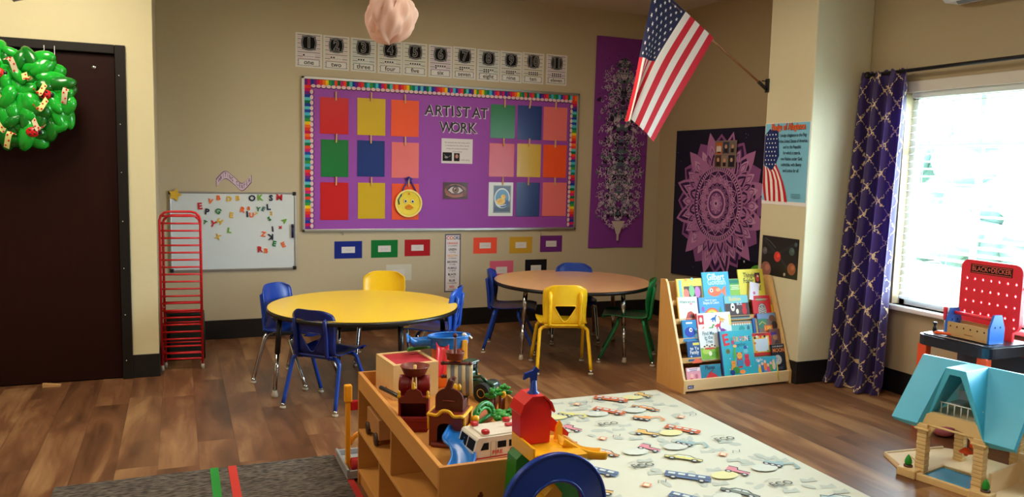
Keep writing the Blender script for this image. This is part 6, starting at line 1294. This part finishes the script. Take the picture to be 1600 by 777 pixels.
m_ = MB(); m_.lathe([(0, 0), (.020, 0), (.019, .008), (.012, .012), (.009, .045), (0, .05)], BLB, c=(-.018, .04, .745), seg=14); m_.prism([(-.008, 0), (.009, 0), (.010, .055), (.018, .060), (.004, .075), (-.004, .062), (-.030, .055), (-.034, .035), (-.018, .042), (-.010, .038)], -.005, .005, BLB, fr=(Vector((-.018, .04, .760)), Vector((1, 0, 0)), Vector((0, 0, 1)), Vector((0, 1, 0)))); m_.build('weather_vane', fp)
m_ = MB(); m_.prism([(.0, 0), (.075, -.03), (.078, -.018), (.010, .045), (.0, .05)], .05, .06, REDB, fr=(Vector((.035, 0, .625)), Vector((1, 0, 0)), Vector((0, 0, 1)), Vector((0, 1, 0)))); m_.build('red_railing', fp)
m_ = MB(); m_.grid(lambda a, b: Vector((.055+.135*a, -.01-.03*a+.045*(b-.5)*1.0, .595-.050*a-.014*math.sin(a*PI)+.026*abs(2*b-1)**5)), 16, 10, YLB); m_.build('yellow_ramp', fp, solid=.005)
m_ = MB()
for a0, a1 in ((-.064, -.034), (.020, .038)): MB().tube([(a0, -.105, .586), (a1, -.105, .586)], .021, YLB, 18).build('yellow_clamp', fp)
m_.bm.free(); MB().tube([(-.034, -.105, .586), (.020, -.105, .586)], .0185, BLB, 18).build('blue_hinge', fp)
m_ = MB(); CX, CZ, RO, RI = -.022, .452, .163, .090
def ringpt(t, r, y): return Vector((CX+r*math.cos(t), y+.0, CZ+r*math.sin(t)*1.02))
def band(yf, yb):
    n = 60; T0, T1 = math.radians(-75), math.radians(255)
    for k in range(n):
        t0, t1 = T0+(T1-T0)*k/n, T0+(T1-T0)*(k+1)/n; ro0 = RO-(.004 if k % 3 == 0 and k < 24 else 0)
        q = [m_.bm.verts.new(p) for p in (ringpt(t0, RI, yf), ringpt(t1, RI, yf), ringpt(t1, ro0, yf+.012), ringpt(t0, ro0, yf+.012), ringpt(t0, RI, yb), ringpt(t1, RI, yb), ringpt(t1, ro0, yb), ringpt(t0, ro0, yb))]
        m_._fin([m_.bm.faces.new([q[i] for i in f]) for f in ((0, 1, 2, 3), (7, 6, 5, 4), (0, 4, 5, 1), (3, 2, 6, 7))], BLB)
band(-.150, -.118)
for r_ in (RI, RO): m_.tube([ringpt(math.radians(-75+330*k/60), r_, -.150 if r_ == RI else -.139) for k in range(61)], .005, BLB, 6)
m_.box((CX+.007, -.125, .585), (.050, .03, .04), BLB, bev=.006); m_.build('blue_track', fp)
m_ = MB(); m_.box((.01, -.07, .40), (.13, .09, .03), REDB, rot=(.3, .22, 0), bev=.008); m_.box((-.045, -.07, .42), (.03, .05, .05), REDB, bev=.006); m_.box((.01, -.07, .24), (.08, .06, .30), REDB, bev=.01); m_.bx(-.09, .09, -.07, .0, 0, .10, REDB, bev=.01); m_.build('red_ramp', fp)
m_ = MB(); m_.prism([(-.035, 0), (.04, .0), (.045, .035), (.022, .065), (-.01, .035), (-.035, .025)], -.06, -.02, YLB, fr=(Vector((-.02, -.03, .440)), Vector((1, 0, 0)), Vector((0, 0, 1)), Vector((0, 1, 0)))); m_.build('yellow_spout', fp)
MB().bx(-.06, .13, -.12, -.03, 0, .24, YLB, bev=.01).build('yellow_base', fp)

# ------------------------------------------------------------------ wreath on the door
wr = thing('wreath', 'round wreath of puffy bright green leaves with ribbons and ladybirds on the door', 'wreath', (-.842, 5.50, 1.758))
rw_ = random.Random(21); GW = mat('shiny_green_film', (22, 166, 44), .22, coat=.4, var=.25, scale=18, bump=.5); GW2 = mat('shiny_green_film_deep', (10, 112, 28), .25, coat=.4, var=.25, scale=18, bump=.5)
m_ = MB()
for k in range(84):
    a = 2.39996*k; r_ = .262*math.sqrt((k+.5)/84); s_ = rw_.uniform(.046, .072); y = -.02-.085*math.sqrt(max(0, 1-(r_/.30)**2))+rw_.uniform(-.035, .02)
    m_.ball((r_*math.cos(a), y, r_*math.sin(a)), s_, rw_.choice((GW, GW, GW2)), 12, (rw_.uniform(1.0, 1.5), .6, rw_.uniform(.6, .85)), (rw_.uniform(-.6, .6), -a+rw_.uniform(-1.3, 1.3), rw_.uniform(-.6, .6)))
m_.build('leaf_foliage', wr)
RBN = mat('dotted_ribbon', (222, 214, 130), .6, var=.1); RDD = paper((190, 40, 40))
for k in range(11):
    a = 2*PI*k/11+rw_.uniform(-.2, .2); r_ = rw_.choice((.12, .19, .24)); cx_, cz_ = r_*math.cos(a), r_*math.sin(a); yb = -.100-.085*math.sqrt(max(0, 1-(r_/.30)**2)); th0 = rw_.uniform(0, PI); ln = rw_.uniform(.032, .055)
    m_ = MB(); fn = lambda s, t, cx_=cx_, cz_=cz_, th0=th0, ln=ln, yb=yb: Vector((cx_+(2*s-1)*ln*math.cos(th0)-(t-.5)*.030*math.sin(th0), yb+.012-.022*math.sin(s*PI), cz_+(2*s-1)*ln*math.sin(th0)+(t-.5)*.030*math.cos(th0)+.022*math.sin(s*PI*1.6+cx_*20)))
    m_.grid(fn, 12, 2, RBN if k % 3 else mat('cream_ribbon', (216, 196, 160), .6, var=.1))
    for q in range(6): c0 = fn((q+.5)/6, .5+.2*(-1)**q); m_.ball(c0+Vector((0, -.001, 0)), .0055, RDD, 7, (1, .25, 1))
    m_.build('ribbon', wr, recalc=False)
for a, r_, c0 in ((.0, .095, 0), (3.3, .06, 1), (-1.25, .21, 2), (2.2, .16, 3)):
    x_, z_ = r_*math.cos(a)+(.04 if c0 == 0 else 0), r_*math.sin(a)+(.02 if c0 == 0 else 0); yb = -.150; m_ = MB(); m_.ball((x_, yb, z_), .036, plast((206, 20, 22), .35), 14, (1, .45, .8)); m_.ball((x_+.034, yb-.002, z_), .014, BLACKP, 10, (1, .6, 1))
    for q in ((-.012, .012), (.010, .012), (-.012, -.012), (.012, -.010), (0, 0)): m_.ball((x_+q[0], yb-.0145, z_+q[1]), .0055, BLACKP, 8, (1, .3, 1))
    m_.build('ladybird', wr)
for a in (-.01+.12, .165): 
    m_ = MB(); m_.tube([(a, .055, .12), (a, .062, .325)], .002, WHITE, 6); m_.build('hanging_string', wr)
MB().ball((0, -.01, 0), .22, mat('wreath_backing', (8, 60, 20), .8), 20, (1, .25, 1)).build('backing', wr)

# ------------------------------------------------------------------ tissue decorations hanging from the ceiling
TIS = mat('pale_pink_tissue', (244, 216, 204), .85, transl=.45, var=.06, scale=12)
def tissue(name, label, loc, r, seed, hfac=1.0, col=TIS):
    t = thing(name, label, 'decoration', loc); R_ = random.Random(seed); ph = [R_.uniform(0, 6) for _ in range(6)]
    m_ = MB()
    def fn(a, b):
        th = 2*PI*a; z = -1+2*b; rr = math.sqrt(max(0.0, 1-abs(z)**2.6))*(1+.14*math.sin(3*th+ph[0]+z)+.09*math.sin(7*th+ph[1]+z*3)+.07*math.sin(13*th+ph[2]-5*z)) 
        return Vector((r*rr*math.cos(th), r*rr*math.sin(th), r*hfac*(z+.10*math.sin(4*th+ph[3])*(1-b)+.05*math.sin(9*th+ph[4]))))
    m_.grid(fn, 64, 20, col, closeu=True); m_.build('tissue_ball', t)
    for k in range(7):
        a0 = ph[k % 6]+k; m_ = MB(); m_.grid(lambda a, b, a0=a0: Vector((r*(.80+.22*b)*math.cos(a0+(a-.5)*.9), r*(.80+.22*b)*math.sin(a0+(a-.5)*.9), r*hfac*(-.65+1.3*a+.10*math.sin(a*9+a0)))), 14, 5, col); m_.build('tissue_fold', t, solid=.001)
    MB().tube([(0, 0, r*hfac*.8), (0, 0, HC-loc[2])], .0012, WHITE, 5).build('string', t)
tissue('tissue_pompom', 'pale pink crumpled tissue pompom hanging above the number cards', (.842, 3.4, 2.045), .098, 4, 1.05)
tissue('tissue_pompom', 'pale grey tissue pompom peeking in at the top left corner above the door', (-.475, 3.0, 2.01), .07, 9, 1.3, mat('grey_tissue', (196, 184, 196), .85, transl=.4))

ds = MB(); ds.prism([(0, 0), (.10, 0), (.10, .008), (0, .022)], -.018, .018, wood('doorstop_wood', (196, 150, 96), 0, .6, .1), fr=(Vector((0, 0, 0)), Vector((1, 0, 0)), Vector((0, 0, 1)), Vector((0, 1, 0)))); ds.build('door_wedge', loc=(-.80, 5.53, 0), label='small pale wooden door wedge on the floor at the foot of the dark door', category='door wedge')
